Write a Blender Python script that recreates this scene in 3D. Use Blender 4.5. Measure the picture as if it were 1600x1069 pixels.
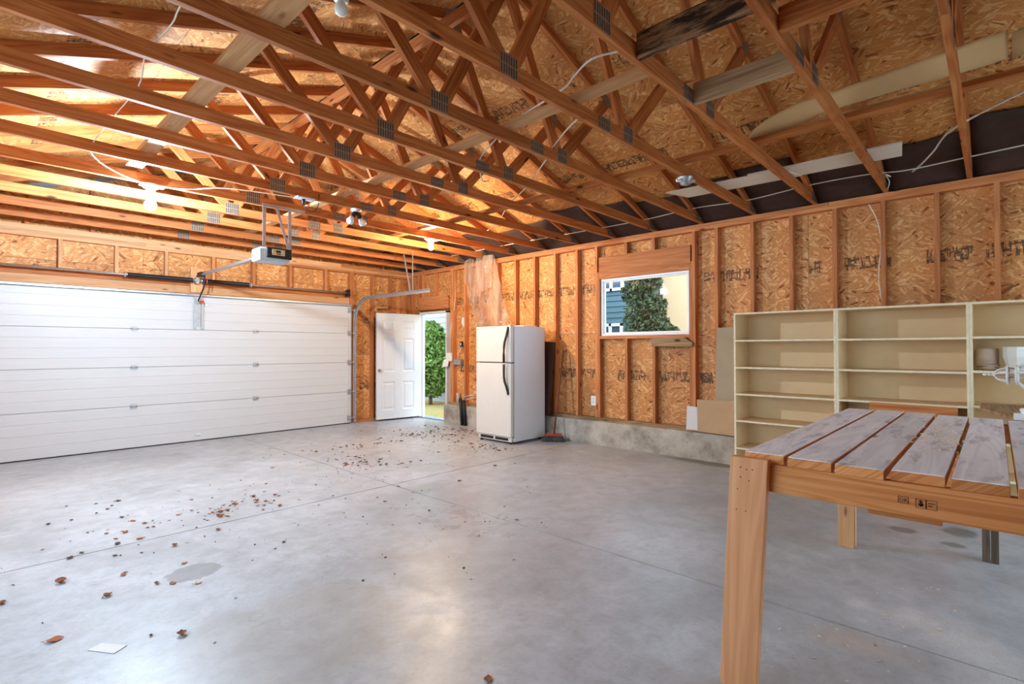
import bpy, bmesh, math, random
from mathutils import Vector, Matrix, Euler, Quaternion, noise as mn
random.seed(11)
S = bpy.context.scene
for o in list(bpy.data.objects): bpy.data.objects.remove(o, do_unlink=True)
C = S.collection
PI = math.pi

# ------------------------------------------------------------------ camera, sky, exposure
yaw, pitch, roll = 0.8191, 0.0131, -0.0018
fwd = Vector((math.sin(yaw)*math.cos(pitch), math.cos(yaw)*math.cos(pitch), math.sin(pitch)))
rt = Vector((math.cos(yaw), -math.sin(yaw), 0)); up = rt.cross(fwd)
r2 = rt*math.cos(roll)+up*math.sin(roll); u2 = -rt*math.sin(roll)+up*math.cos(roll)
cd = bpy.data.cameras.new('camera'); cam = bpy.data.objects.new('camera', cd); C.objects.link(cam)
cd.sensor_width = 36; cd.lens = 36*809.0/1600; cd.clip_start = 0.02; cd.clip_end = 200
m = Matrix((r2, u2, -fwd)).transposed().to_4x4(); m.translation = Vector((-6.1409, -2.4011, 1.3269))
cam.matrix_world = m
S.camera = cam
W = bpy.data.worlds.new('sky'); S.world = W; W.use_nodes = True
bgn = W.node_tree.nodes['Background']
bgn.inputs[0].default_value = (0.66, 0.83, 1.0, 1); bgn.inputs[1].default_value = 4.4
VS = S.view_settings
VS.view_transform = 'Standard'; VS.look = 'None'; VS.exposure = 1.0; VS.gamma = 1.0
VS.use_curve_mapping = False
LAMP_A, LAMP_B = 2500, 1600     # radiance of the burning bulbs

# ------------------------------------------------------------------ node helpers
def L(r, g, b):
    f = lambda c: (c/255/12.92) if c/255 <= .04045 else ((c/255+.055)/1.055)**2.4
    return (f(r), f(g), f(b), 1)
class NT:
    def __init__(s, name):
        s.m = bpy.data.materials.new(name); s.m.use_nodes = True
        s.t = s.m.node_tree; s.n = s.t.nodes; s.b = s.n['Principled BSDF']
    def link(s, a, b): s.t.links.new(a, b)
    def setin(s, node, key, v):
        if isinstance(v, bpy.types.NodeSocket): s.link(v, node.inputs[key])
        else: node.inputs[key].default_value = v
    def uv(s): return s.n.new('ShaderNodeTexCoord').outputs['UV']
    def obj(s): return s.n.new('ShaderNodeTexCoord').outputs['Object']
    def pos(s): return s.n.new('ShaderNodeNewGeometry').outputs['Position']
    def rnd(s): return s.n.new('ShaderNodeObjectInfo').outputs['Random']
    def map(s, v, scale=(1,1,1), loc=(0,0,0), rot=(0,0,0)):
        x = s.n.new('ShaderNodeMapping'); s.link(v, x.inputs[0])
        s.setin(x, 1, loc); s.setin(x, 2, rot); s.setin(x, 3, scale); return x.outputs[0]
    def noise(s, v, scale=1, detail=2, rough=.5, dist=0):
        x = s.n.new('ShaderNodeTexNoise'); s.link(v, x.inputs['Vector'])
        s.setin(x, 'Scale', scale); s.setin(x, 'Detail', detail); s.setin(x, 'Roughness', rough); s.setin(x, 'Distortion', dist)
        return x.outputs['Fac']
    def vor(s, v, scale=1, out='Color', feature='F1', rand=1):
        x = s.n.new('ShaderNodeTexVoronoi'); x.feature = feature; s.link(v, x.inputs['Vector'])
        s.setin(x, 'Scale', scale); s.setin(x, 'Randomness', rand); return x.outputs[out]
    def ramp(s, f, *st, interp='LINEAR'):
        x = s.n.new('ShaderNodeValToRGB'); s.link(f, x.inputs[0]); e = x.color_ramp.elements
        x.color_ramp.interpolation = interp
        while len(e) < len(st): e.new(0.5)
        for i, (p, c) in enumerate(st):
            e[i].position = p; e[i].color = c if isinstance(c, tuple) else (c, c, c, 1)
        return x.outputs[0]
    def mix(s, f, a, b, mode='MIX'):
        x = s.n.new('ShaderNodeMix'); x.data_type = 'RGBA'; x.blend_type = mode
        s.setin(x, 0, f); s.setin(x, 6, a); s.setin(x, 7, b); return x.outputs[2]
    def math(s, op, a, b=0.0, c=None):
        x = s.n.new('ShaderNodeMath'); x.operation = op; s.setin(x, 0, a); s.setin(x, 1, b)
        if c is not None: s.setin(x, 2, c)
        return x.outputs[0]
    def sep(s, v):
        x = s.n.new('ShaderNodeSeparateXYZ'); s.link(v, x.inputs[0]); return x.outputs
    def comb(s, a, b, c=0.0):
        x = s.n.new('ShaderNodeCombineXYZ'); s.setin(x, 0, a); s.setin(x, 1, b); s.setin(x, 2, c); return x.outputs[0]
    def vadd(s, v, w):
        x = s.n.new('ShaderNodeVectorMath'); x.operation = 'ADD'; s.link(v, x.inputs[0]); s.setin(x, 1, w); return x.outputs[0]
    def off(s, v):   # shift texture by the object's random number
        r = s.rnd(); return s.vadd(v, s.comb(s.math('MULTIPLY', r, 37.0), s.math('MULTIPLY', r, 91.0), s.math('MULTIPLY', r, 13.0)))
    def bump(s, h, strength=.3, dist=.01):
        x = s.n.new('ShaderNodeBump'); s.link(h, x.inputs['Height']); s.setin(x, 'Strength', strength); s.setin(x, 'Distance', dist)
        s.link(x.outputs[0], s.b.inputs['Normal'])
    def out(s, col, rough=.6, metal=0.0, spec=.4):
        s.setin(s.b, 'Base Color', col); s.setin(s.b, 'Roughness', rough); s.setin(s.b, 'Metallic', metal)
        s.setin(s.b, 'Specular IOR Level', spec); return s.m

M = {}
def plain(name, col, rough=.5, metal=0, spec=.4, var=.06, scale=12):
    t = NT(name); f = t.noise(t.off(t.obj()), scale, 4, .6)
    d = tuple(max(0, c*(1-var)) for c in col[:3])+(1,); h = tuple(min(1, c*(1+var)) for c in col[:3])+(1,)
    M[name] = t.out(t.ramp(f, (.3, d), (.7, h)), rough, metal, spec); return t
def emit(name, col, strength):
    t = NT(name); t.setin(t.b, 'Base Color', (0, 0, 0, 1)); t.setin(t.b, 'Emission Color', col); t.setin(t.b, 'Emission Strength', strength); M[name] = t.m

def wood(name, c0, c1, c2, knot, rough=.62, ring=7.0, dirt=None):
    t = NT(name); uv = t.off(t.uv())
    g = t.noise(t.map(uv, (1.6, 26, 1)), 1, 4, .6, .6)
    w = t.noise(t.map(uv, (.5, ring, 1)), 1, 2, .5, 1.5)
    line = t.math('SINE', t.math('MULTIPLY', w, 46.0))
    f = t.math('ADD', t.math('MULTIPLY', g, .6), t.math('MULTIPLY_ADD', line, .12, .2))
    col = t.ramp(f, (.25, c0), (.5, c1), (.78, c2))
    big = t.noise(t.map(uv, (.8, 2.5, 1)), 1, 2)
    col = t.mix(t.ramp(big, (.35, 0.0), (.75, .45)), col, c0)
    vd = t.vor(t.map(uv, (2.1, 5.5, 1)), 1, 'Distance')
    col = t.mix(t.ramp(vd, (.05, 1.0), (.12, 0.0)), col, knot)
    r = t.rnd()
    col = t.mix(1.0, col, t.ramp(r, (0, (.80, .78, .74, 1)), (1, (1.10, 1.08, 1.05, 1))), 'MULTIPLY')
    if dirt:
        dm = t.noise(t.map(uv, (3, 14, 1)), 1, 5, .7)
        col = t.mix(t.ramp(dm, (dirt[0], 0.0), (dirt[1], .95)), col, dirt[2])
    M[name] = t.out(col, rough, 0, .25); t.bump(g, .15, .004); return t

wood('lumber', L(152, 82, 40), L(190, 116, 62), L(208, 142, 84), L(72, 34, 16))
wood('lumber_pale', L(196, 142, 96), L(212, 162, 116), L(226, 184, 142), L(120, 70, 42))
wood('stud_wood', L(168, 100, 56), L(198, 130, 80), L(216, 154, 104), L(84, 42, 22))
wood('leg_wood', L(198, 138, 94), L(216, 158, 112), L(228, 174, 130), L(104, 62, 36), ring=4)
wood('apron_wood', L(178, 106, 54), L(214, 142, 82), L(230, 164, 102), L(84, 40, 22), ring=10)
wood('grey_plank', L(212, 210, 214), L(230, 229, 234), L(240, 240, 244), L(130, 118, 112), .75, 6, (.52, .72, L(150, 146, 150)))
wood('weathered', L(128, 100, 72), L(164, 134, 100), L(190, 162, 126), L(70, 54, 40), .8, 6)
wood('stained_board', L(104, 72, 46), L(142, 104, 70), L(170, 130, 94), L(40, 26, 18), .8, 6, (.45, .56, L(26, 14, 9)))
wood('dark_post', L(78, 66, 56), L(100, 86, 74), L(122, 108, 94), L(40, 30, 26), .8)

def osb(name, base, dark, light, flake=1.0):
    t = NT(name); uv = t.off(t.uv()); raw = t.uv()
    cols = []; 
    sel = t.noise(uv, 9, 1)
    layers = []
    for i, (rot, sc) in enumerate(((.12, 1.0), (.75, .9), (-.4, 1.1), (-.95, .8))):
        v = t.map(t.map(uv, (1, 1, 1), (i*7.3, i*3.1, 0), (0, 0, rot)), (14*sc, 62*sc, 1))
        c = t.sep(t.vor(v, 1, 'Color'))[0]
        layers.append(c)
    a = t.mix(t.ramp(t.noise(uv, 7, 1), (.48, 0.0), (.5, 1.0)), layers[0], layers[1])
    b = t.mix(t.ramp(t.noise(t.vadd(uv, (4, 9, 0)), 8, 1), (.50, 0.0), (.52, 1.0)), layers[2], layers[3])
    f = t.mix(t.ramp(sel, (.49, 0.0), (.51, 1.0)), a, b)
    col = t.ramp(f, (0, dark), (.10, base), (.62, base), (.9, light), (1, light))
    fine = t.noise(t.map(uv, (40, 90, 1), (0, 0, 0), (0, 0, .4)), 1, 3, .7)
    col = t.mix(t.ramp(fine, (.35, .35), (.6, 0.0)), col, dark)
    spk = t.noise(t.map(uv, (26, 60, 1), (3, 3, 0), (0, 0, .9)), 1, 2, .5)
    col = t.mix(t.ramp(spk, (.70, 0.0), (.76, .75)), col, tuple(c*.35 for c in dark[:3])+(1,))
    big = t.noise(uv, 1.3, 3)
    col = t.mix(t.ramp(big, (.4, 0.0), (.8, .4)), col, dark)
    # printed grade stamp: one inked line of strokes across each sheet
    xyz = t.sep(raw); u, v = xyz[0], xyz[1]
    band = t.math('MULTIPLY', t.math('GREATER_THAN', v, .58), t.math('LESS_THAN', v, .71))
    r = t.math('MULTIPLY', t.rnd(), 50.0)
    vert = t.noise(t.comb(t.math('MULTIPLY', u, 62.0), t.math('MULTIPLY', v, 6.0), r), 1, 1)
    hor = t.noise(t.comb(t.math('MULTIPLY', u, 16.0), t.math('MULTIPLY', v, 34.0), r), 1, 1)
    stroke = t.math('MAXIMUM', t.math('GREATER_THAN', vert, .53), t.math('GREATER_THAN', hor, .57))
    gate = t.math('GREATER_THAN', t.noise(t.comb(t.math('MULTIPLY', u, 2.1), 0.0, r), 1, 0), .43)
    ink = t.math('MULTIPLY', t.math('MULTIPLY', stroke, band), t.math('MULTIPLY', gate, t.ramp(fine, (.35, .35), (.55, .9))))
    col = t.mix(ink, col, (.02, .016, .014, 1))
    col = t.mix(1.0, col, t.ramp(t.rnd(), (0, (.86, .84, .80, 1)), (1, (1.08, 1.06, 1.04, 1))), 'MULTIPLY')
    M[name] = t.out(col, .6, 0, .3); t.bump(f, .2, .004)
osb('osb', L(212, 148, 86), L(126, 68, 32), L(238, 190, 130))
osb('osb_roof', L(212, 146, 80), L(130, 70, 32), L(236, 188, 124))

# concrete slab
t = NT('concrete_floor'); p = t.pos(); X, Y, Z = t.sep(p)
n1 = t.noise(p, .8, 5, .62, .4); n2 = t.noise(p, 7, 6, .7, .3); n3 = t.noise(t.map(p, (1, 1, 1), (5, 2, 0)), 2.2, 4, .6, 1.2)
col = t.ramp(n1, (.3, L(146, 149, 151)), (.5, L(168, 172, 175)), (.72, L(186, 190, 194)))
col = t.mix(t.ramp(n2, (.42, 0.0), (.68, .5)), col, L(132, 132, 130))
col = t.mix(t.ramp(n3, (.55, 0.0), (.72, .4)), col, L(190, 195, 200))
col = t.mix(t.ramp(t.noise(t.map(p, (1, 1, 1), (1, 8, 0)), 38, 5, .75), (.50, 0.0), (.72, .34)), col, L(118, 118, 116))
col = t.mix(t.ramp(t.vor(p, 9, 'Distance'), (.025, .7), (.045, 0.0)), col, L(96, 94, 90))
def spot(cx, cy, rx, ry, soft, rough=.35, ang=0):
    q = t.map(t.vadd(p, (-cx, -cy, 0)), (1/rx, 1/ry, 0), (0, 0, 0), (0, 0, 0))
    x = t.n.new('ShaderNodeVectorMath'); x.operation = 'LENGTH'; t.link(q, x.inputs[0])
    d = t.math('ADD', x.outputs['Value'], t.math('MULTIPLY', t.math('SUBTRACT', t.noise(p, 5 if max(rx, ry) > .3 else 16, 4, .6), .5), rough*2))
    return t.ramp(d, (max(0, 1-soft), 1.0), (1.0, 0.0))
col = t.mix(t.math('MULTIPLY', spot(-5.17, 1.10, .15, .13, .1), .62), col, L(112, 112, 110))
col = t.mix(t.math('MULTIPLY', spot(-5.05, .0, .62, .48, .2, .5), .38), col, L(150, 142, 128))
col = t.mix(t.math('MULTIPLY', spot(-3.5, .45, 1.0, .8, .95, .25), .22), col, L(150, 146, 138))
col = t.mix(t.math('MULTIPLY', spot(-1.42, -1.89, .08, .1, .3), .7), col, L(92, 92, 92))
col = t.mix(t.math('MULTIPLY', spot(-1.21, -2.2, .13, .12, .3), .7), col, L(92, 92, 92))
col = t.mix(t.math('MULTIPLY', spot(-1.55, -2.18, .06, .08, .3), .7), col, L(92, 92, 92))
col = t.mix(t.math('MULTIPLY', spot(-.2, .1, .13, .6, .4, .6), .8), col, L(96, 88, 76))
# saw dust
sd = t.noise(p, 240, 2, .6)
for (cx, cy, rx, ry, k) in ((-2.93, -1.88, .1, .1, .9), (-2.92, -2.08, .14, .12, .8), (-3.02, -2.27, .22, .2, .7), (-3.25, -2.45, .3, .25, .6)):
    mk = t.math('MULTIPLY', spot(cx, cy, rx, ry, .9, .4), t.ramp(sd, (.40, 0.0), (.58, 1.0)))
    col = t.mix(t.math('MULTIPLY', mk, k), col, L(222, 220, 214))
mk = t.math('MULTIPLY', spot(-3.37, -1.93, .13, .3, .9, .4), t.ramp(sd, (.44, 0.0), (.62, .8)))
col = t.mix(mk, col, L(204, 176, 146))
# fine cracks
cr = t.math('ABSOLUTE', t.math('SUBTRACT', t.noise(p, .55, 5, .5, .2), .5))
cm = t.math('MULTIPLY', t.ramp(cr, (.0, 1.0), (.0007, 0.0)), t.ramp(t.noise(p, .5, 1), (.60, 0.0), (.75, .3)))
col = t.mix(cm, col, L(96, 94, 90))
rg = t.mix(t.math('MULTIPLY', spot(-3.45, .75, .6, 1.2, .95, .3), t.ramp(n2, (.4, .2), (.6, 1.0))), t.ramp(n3, (.3, .44), (.7, .31)), (.2, .2, .2, 1))
M['concrete_floor'] = t.out(col, rg, 0, .5); t.bump(t.noise(p, 5, 5, .62, .8), .16, .006)

t = NT('concrete_curb'); p = t.pos(); n1 = t.noise(p, 3, 6, .7); n2 = t.noise(p, 22, 4, .7)
col = t.ramp(n1, (.3, L(120, 112, 100)), (.5, L(168, 160, 146)), (.7, L(192, 186, 174)))
pit = t.vor(p, 16, 'Distance'); col = t.mix(t.ramp(pit, (.06, .8), (.13, 0.0)), col, L(86, 80, 70))
M['concrete_curb'] = t.out(col, .85, 0, .2); t.bump(n2, .4, .01)

def ribs_mat():
    t = NT('door_white'); x, y, z = t.sep(t.pos())
    n = t.noise(t.map(t.pos(), (2, 2, 300)), 1, 3, .6)
    M['door_white'] = t.out(t.ramp(n, (.3, L(186, 187, 186)), (.7, L(198, 199, 198))), .42, 0, .4); t.bump(n, .05, .002)
ribs_mat()
plain('white_paint', L(204, 206, 208), .45, var=.02)
plain('fridge_front', L(206, 200, 190), .42, var=.02)
plain('fridge_side', L(214, 216, 218), .5, var=.02)
plain('fridge_black', L(28, 26, 26), .35)
plain('galvanized', L(176, 180, 184), .38, .75, var=.14, scale=30)
plain('plate_metal', L(150, 134, 116), .5, .45, var=.2, scale=40)
plain('plate_slot', L(74, 58, 46), .6)
plain('dark_metal', L(44, 44, 46), .45, .5)
plain('steel', L(150, 150, 150), .35, .9)
plain('black_plastic', L(26, 27, 28), .5)
plain('grey_plastic', L(184, 196, 204), .35)
plain('label_tan', L(196, 180, 140), .6, var=.2, scale=60)
plain('red_plastic', L(176, 56, 34), .4)
plain('orange_paint', L(196, 88, 50), .5)
plain('white_cable', L(228, 222, 210), .5)
plain('shelf_paint', L(226, 196, 148), .6, var=.04, scale=6)
plain('shelf_edge', L(222, 206, 172), .6, var=.1, scale=20)
plain('brown_felt', L(68, 50, 44), .8, var=.22, scale=8)
plain('cardboard', L(178, 148, 112), .8, var=.06, scale=5)
plain('cardboard_grey', L(160, 146, 120), .8, var=.05, scale=5)
plain('curl_paper', L(216, 180, 126), .75, var=.06, scale=4)
plain('drywall', L(226, 216, 196), .85, var=.03)
plain('white_sheet', L(220, 216, 208), .7, var=.03)
plain('paper_white', L(204, 203, 200), .7, var=.05, scale=30)
plain('bristle', L(70, 66, 66), .8, var=.3, scale=80)
plain('handle_brown', L(112, 56, 36), .5)
plain('dark_panel', L(62, 36, 26), .6)
plain('pot_clay', L(192, 170, 150), .7, var=.08)
plain('pot_white', L(218, 214, 204), .5, var=.04)
plain('lantern_white', L(232, 230, 226), .4, var=.03)
plain('chrome', L(200, 200, 200), .15, 1)
plain('vinyl', L(232, 234, 236), .4, var=.02)
plain('leaf_brown', L(128, 76, 42), .8, var=.25, scale=60)
plain('leaf_rust', L(150, 82, 40), .8, var=.25, scale=60)
plain('leaf_dark', L(70, 52, 40), .8, var=.25, scale=60)
plain('leaf_pale', L(186, 164, 136), .8, var=.2, scale=60)
plain('shaving', L(222, 198, 164), .8, var=.15, scale=50)
plain('siding_white', L(126, 129, 129), .6, var=.04)
plain('siding_blue', L(60, 84, 90), .6, var=.05)
plain('stucco_cream', L(188, 154, 116), .8, var=.04, scale=40)
plain('foundation_grey', L(120, 120, 114), .9, var=.08)
plain('dark_glass', L(60, 72, 84), .1)
plain('bark', L(90, 72, 56), .9, var=.2)
plain('bounce_ground', L(196, 194, 190), .9, var=.05)
plain('leaf_green', L(84, 108, 40), .6, var=.45, scale=9)
plain('leaf_tree', L(56, 66, 36), .6, var=.4, scale=5)
plain('ink', L(44, 26, 20), .7)
t = NT('yard_ground'); p = t.pos(); n = t.noise(p, 14, 6, .75)
M['yard_ground'] = t.out(t.mix(t.ramp(t.noise(p, 2, 3), (.45, 0.0), (.55, 1.0)), t.ramp(n, (.3, L(96, 78, 44)), (.7, L(150, 124, 76))), t.ramp(n, (.3, L(76, 80, 36)), (.7, L(136, 130, 84)))), .95, 0, .1)
t = NT('poly_sheet'); tr = t.n.new('ShaderNodeBsdfTransparent'); mx = t.n.new('ShaderNodeMixShader'); tl = t.n.new('ShaderNodeBsdfTranslucent'); m2 = t.n.new('ShaderNodeMixShader')
t.setin(t.b, 'Base Color', L(240, 222, 204)); t.setin(t.b, 'Roughness', .22); t.setin(tl, 0, L(244, 226, 206)); t.setin(tr, 0, (.95, .93, .9, 1))
t.setin(m2, 0, .4); t.link(t.b.outputs[0], m2.inputs[1]); t.link(tl.outputs[0], m2.inputs[2])
t.link(t.ramp(t.noise(t.map(t.pos(), (1, 4, .7)), 3, 3), (.35, .16), (.7, .50)), mx.inputs[0]); t.link(tr.outputs[0], mx.inputs[1]); t.link(m2.outputs[0], mx.inputs[2])
t.link(mx.outputs[0], t.n['Material Output'].inputs[0]); M['poly_sheet'] = t.m
t = NT('clear_glass'); tr = t.n.new('ShaderNodeBsdfTransparent'); gl = t.n.new('ShaderNodeBsdfGlossy'); mx = t.n.new('ShaderNodeMixShader')
t.setin(gl, 'Roughness', .02); t.setin(tr, 0, (.93, .96, .97, 1)); t.setin(mx, 0, .015); t.link(tr.outputs[0], mx.inputs[1]); t.link(gl.outputs[0], mx.inputs[2])
t.link(mx.outputs[0], t.n['Material Output'].inputs[0]); M['clear_glass'] = t.m
emit('bulb_cool', (.62, .80, 1, 1), LAMP_A); emit('bulb_warm', (1, .74, .46, 1), LAMP_B)

# ------------------------------------------------------------------ mesh helpers
class MB:
    def __init__(s): s.v = []; s.f = []; s.uv = []; s.sm = []
    def add(s, vs, fs, uvs, smooth=False):
        n = len(s.v); s.v += [tuple(v) for v in vs]
        for f, u in zip(fs, uvs):
            s.f.append(tuple(i+n for i in f)); s.uv.append(u); s.sm.append(smooth)
    def hexa(s, c8, ax=None, off=None):
        """c8: 8 corners ordered x-lo/hi fastest, then y, then z (any sheared box)."""
        c8 = [Vector(c) for c in c8]
        ex, ey, ez = c8[1]-c8[0], c8[2]-c8[0], c8[4]-c8[0]
        ln = [ex.length, ey.length, ez.length]; la = ln.index(max(ln)) if ax is None else ax
        o = off if off is not None else (random.random()*20, random.random()*20)
        fs = [(0, 2, 3, 1), (4, 5, 7, 6), (0, 1, 5, 4), (2, 6, 7, 3), (0, 4, 6, 2), (1, 3, 7, 5)]
        oth = [i for i in (0, 1, 2) if i != la]
        uvs = []
        for f in fs:
            u = []
            for i in f:
                b = ((i & 1)*ln[0], ((i >> 1) & 1)*ln[1], ((i >> 2) & 1)*ln[2])
                u.append((o[0]+b[la], o[1]+b[oth[0]]+1.3*b[oth[1]]))
            uvs.append(u)
        s.add(c8, fs, uvs); return s
    def box(s, lo, hi, rot=None, piv=None, **k):
        c = [Vector((hi[0] if i & 1 else lo[0], hi[1] if i & 2 else lo[1], hi[2] if i & 4 else lo[2])) for i in range(8)]
        if rot is not None:
            pv = Vector(piv) if piv is not None else (Vector(lo)+Vector(hi))/2
            R = Euler(rot).to_matrix(); c = [pv+R @ (q-pv) for q in c]
        s.hexa(c, **k); return s
    def beam(s, p0, p1, w, h, side=(0, 1, 0)):
        """bar from p0 to p1; w across 'side', h across the other direction; centred."""
        p0, p1 = Vector(p0), Vector(p1); d = (p1-p0).normalized(); sd = Vector(side)
        sd = (sd-d*sd.dot(d)).normalized(); n = d.cross(sd)
        c = []
        for k in (-1, 1):
            for j in (-1, 1):
                for p in (p0, p1): c.append(p+sd*w/2*j+n*h/2*k)
        s.hexa(c, ax=0); return s
    def sheet(s, pts, th, nrm):
        """flat polygon (list of points) extruded by th along nrm, uv = first edge axes."""
        P = [Vector(p) for p in pts]; N = Vector(nrm).normalized()*th; n = len(P)
        ux = (P[1]-P[0]).normalized(); uy = Vector(nrm).normalized().cross(ux)
        vs = P+[p+N for p in P]
        g = lambda v: ((v-P[0]).dot(ux), (v-P[0]).dot(uy))
        fs = [tuple(reversed(range(n))), tuple(range(n, 2*n))]+[(i, (i+1) % n, (i+1) % n+n, i+n) for i in range(n)]
        s.add(vs, fs, [[g(vs[i]) for i in f] for f in fs]); return s
    def tube(s, pts, r, n=6, rr=None):
        P = [Vector(p) for p in pts]; rings = []
        for i, p in enumerate(P):
            d = (P[min(i+1, len(P)-1)]-P[max(i-1, 0)]).normalized()
            a = d.cross(Vector((0, 0, 1)));
            if a.length < .05: a = d.cross(Vector((1, 0, 0)))
            a.normalize(); b = d.cross(a); q = rr[i] if rr else r
            rings.append([p+(a*math.cos(2*PI*k/n)+b*math.sin(2*PI*k/n))*q for k in range(n)])
        vs = [v for R in rings for v in R]; fs = []
        for i in range(len(P)-1):
            for k in range(n): fs.append((i*n+k, i*n+(k+1) % n, (i+1)*n+(k+1) % n, (i+1)*n+k))
        fs.append(tuple(reversed(range(n)))); fs.append(tuple(range((len(P)-1)*n, len(P)*n)))
        s.add(vs, fs, [[(vs[i].x*3+vs[i].y, vs[i].z) for i in f] for f in fs], True); return s
    def lathe(s, prof, o=(0, 0, 0), ax=(0, 0, 1), n=20):
        """prof: (radius, height) pairs along ax from o."""
        A = Vector(ax).normalized(); a = A.cross(Vector((0, 0, 1)) if abs(A.z) < .9 else Vector((1, 0, 0))).normalized(); b = A.cross(a); O = Vector(o)
        vs = []; fs = []
        for r, h in prof:
            for k in range(n): vs.append(O+A*h+(a*math.cos(2*PI*k/n)+b*math.sin(2*PI*k/n))*max(r, 1e-4))
        for i in range(len(prof)-1):
            for k in range(n): fs.append((i*n+k, i*n+(k+1) % n, (i+1)*n+(k+1) % n, (i+1)*n+k))
        if prof[0][0] > .002: fs.append(tuple(reversed(range(n))))
        if prof[-1][0] > .002: fs.append(tuple(range((len(prof)-1)*n, len(prof)*n)))
        s.add(vs, fs, [[(vs[i].x+vs[i].y, vs[i].z) for i in f] for f in fs], True); return s
    def grid(s, fn, nu, nv, th=0):
        vs = [Vector(fn(i/(nu-1), j/(nv-1))) for j in range(nv) for i in range(nu)]; fs = []; u = []
        for j in range(nv-1):
            for i in range(nu-1):
                f = (j*nu+i, j*nu+i+1, (j+1)*nu+i+1, (j+1)*nu+i); fs.append(f); u.append([((k % nu)/(nu-1), (k//nu)/(nv-1)) for k in f])
        s.add(vs, fs, u, True); return s
    def build(s, name, mat, parent=None, bevel=0, org=None):
        me = bpy.data.meshes.new(name); O = Vector(org) if org is not None else Vector((0, 0, 0))
        if parent is not None and org is None:
            q = parent
            while q.parent: q = q.parent
            O = q.get('_w') and Vector(q['_w']) or Vector((0, 0, 0))
        me.from_pydata([tuple(Vector(v)-O) for v in s.v], [], s.f); me.update()
        ul = me.uv_layers.new(name='UVMap'); i = 0
        for f, us in zip(me.polygons, s.uv):
            for k, li in enumerate(f.loop_indices): ul.data[li].uv = us[k]
        for f, q in zip(me.polygons, s.sm): f.use_smooth = q
        me.materials.append(M[mat]); o = bpy.data.objects.new(name, me); C.objects.link(o)
        if parent is not None: o.parent = parent
        elif org is not None: o.location = O
        if bevel:
            b = o.modifiers.new('bevel', 'BEVEL'); b.width = bevel; b.segments = 2; b.limit_method = 'ANGLE'
        return o
def tag(o, label=None, cat=None, group=None, kind=None):
    if label: o['label'] = label
    if cat: o['category'] = cat
    if group: o['group'] = group
    if kind: o['kind'] = kind
    return o
def root(name, loc, label=None, cat=None, group=None, kind=None):
    o = bpy.data.objects.new(name, None); C.objects.link(o); o.location = loc; o.empty_display_size = .1
    o['_w'] = tuple(loc); return tag(o, label, cat, group, kind)
def dup(r, delta, label=None):
    c = r.copy(); C.objects.link(c); c.location = r.location+Vector(delta)
    if label: c['label'] = label
    for ch in list(r.children):
        d = ch.copy(); C.objects.link(d); d.parent = c
        for g in list(ch.children):
            e = g.copy(); C.objects.link(e); e.parent = d
    return c
def rects_minus(R, holes):
    """axis rect (u0,v0,u1,v1) minus holes -> list of rects"""
    out = [R]
    for h in holes:
        nx = []
        for (a, b, c, d) in out:
            x0, y0, x1, y1 = max(a, h[0]), max(b, h[1]), min(c, h[2]), min(d, h[3])
            if x0 >= x1 or y0 >= y1: nx.append((a, b, c, d)); continue
            if a < x0: nx.append((a, b, x0, d))
            if x1 < c: nx.append((x1, b, c, d))
            if b < y0: nx.append((x0, b, x1, y0))
            if y1 < d: nx.append((x0, y1, x1, d))
        out = nx
    return out

# ================================================================== SHELL
XL, XR, YF, YB = -6.85, 0.0, -4.6, 6.092       # stud faces: left, right, rear (behind camera), garage door wall
ZT, ZB, CURB = 2.838, 2.762, .324               # top of plate, underside of plate, curb top
# --- floor: four slabs parted by the control joints
fl = root('floor', (0, 0, 0), kind='structure')
JX, JY, g = -3.235, 1.93, .005
for (a, b, c, d) in ((XL-.1, YF-.1, JX-g, JY-g), (JX+g, YF-.1, .02, JY-g), (XL-.1, JY+g, JX-g, YB+.2), (JX+g, JY+g, .02, YB+.2)):
    MB().box((a, b, -.12), (c, d, 0)).build('slab', 'concrete_floor', fl)
MB().box((XL-.1, YF-.1, -.14), (.02, YB+.2, -.012)).build('joint_filler', 'ink', fl)
# --- right wall
wr = root('wall_right', (0, 0, 0), kind='structure')
def stud(y0, z0, z1, x0=0.0, w=.038, mat='stud_wood', p=None, nm='stud'):
    return MB().box((x0, y0, z0), (x0+.089, y0+w, z1)).build(nm, mat, p or wr)
DOOR = (4.96, 5.82, 2.03); WIN = (.355, 1.655, 1.50, 2.315)
proto = stud(0, CURB+.038, ZB); first = True
ks = [k for k in range(-3, 20)]
for k in ks:
    y = -(k-8)*.4064
    if k in (5, 6): continue
    if k == 7: y = .277
    if k == 4: y = 1.695
    if first: proto.location.y = y; first = False
    else:
        o = proto.copy(); C.objects.link(o); o.location.y = y
for y in (4.80, 4.845, 5.84, 6.045): o = proto.copy(); C.objects.link(o); o.location.y = y
for k in (5, 6):
    y = -(k-8)*.4064
    stud(y, CURB+.038, WIN[2]-.038, nm='cripple_stud'); stud(y, 2.60, ZB, nm='cripple_stud')
stud(WIN[1]+.002, CURB+.038, 2.40, nm='jack_stud'); stud(WIN[0]-.0385, CURB+.038, 2.40, nm='jack_stud')
for y in (5.70, 5.32): stud(y, 2.33, ZB, nm='cripple_stud')
MB().box((0, WIN[0]-.0, WIN[2]-.038), (.089, WIN[1], WIN[2])).build('window_sill_plate', 'stud_wood', wr)
MB().box((-.003, WIN[0]-.02, 2.345), (.086, WIN[1]+.01, 2.605)).build('window_header', 'stud_wood', wr)
MB().box((0, WIN[0], 2.30), (.089, WIN[1], 2.345)).build('window_header_plate', 'stud_wood', wr)
MB().box((-.002, 4.94, 2.075), (.086, 5.82, 2.325)).build('door_header', 'stud_wood', wr)
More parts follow.
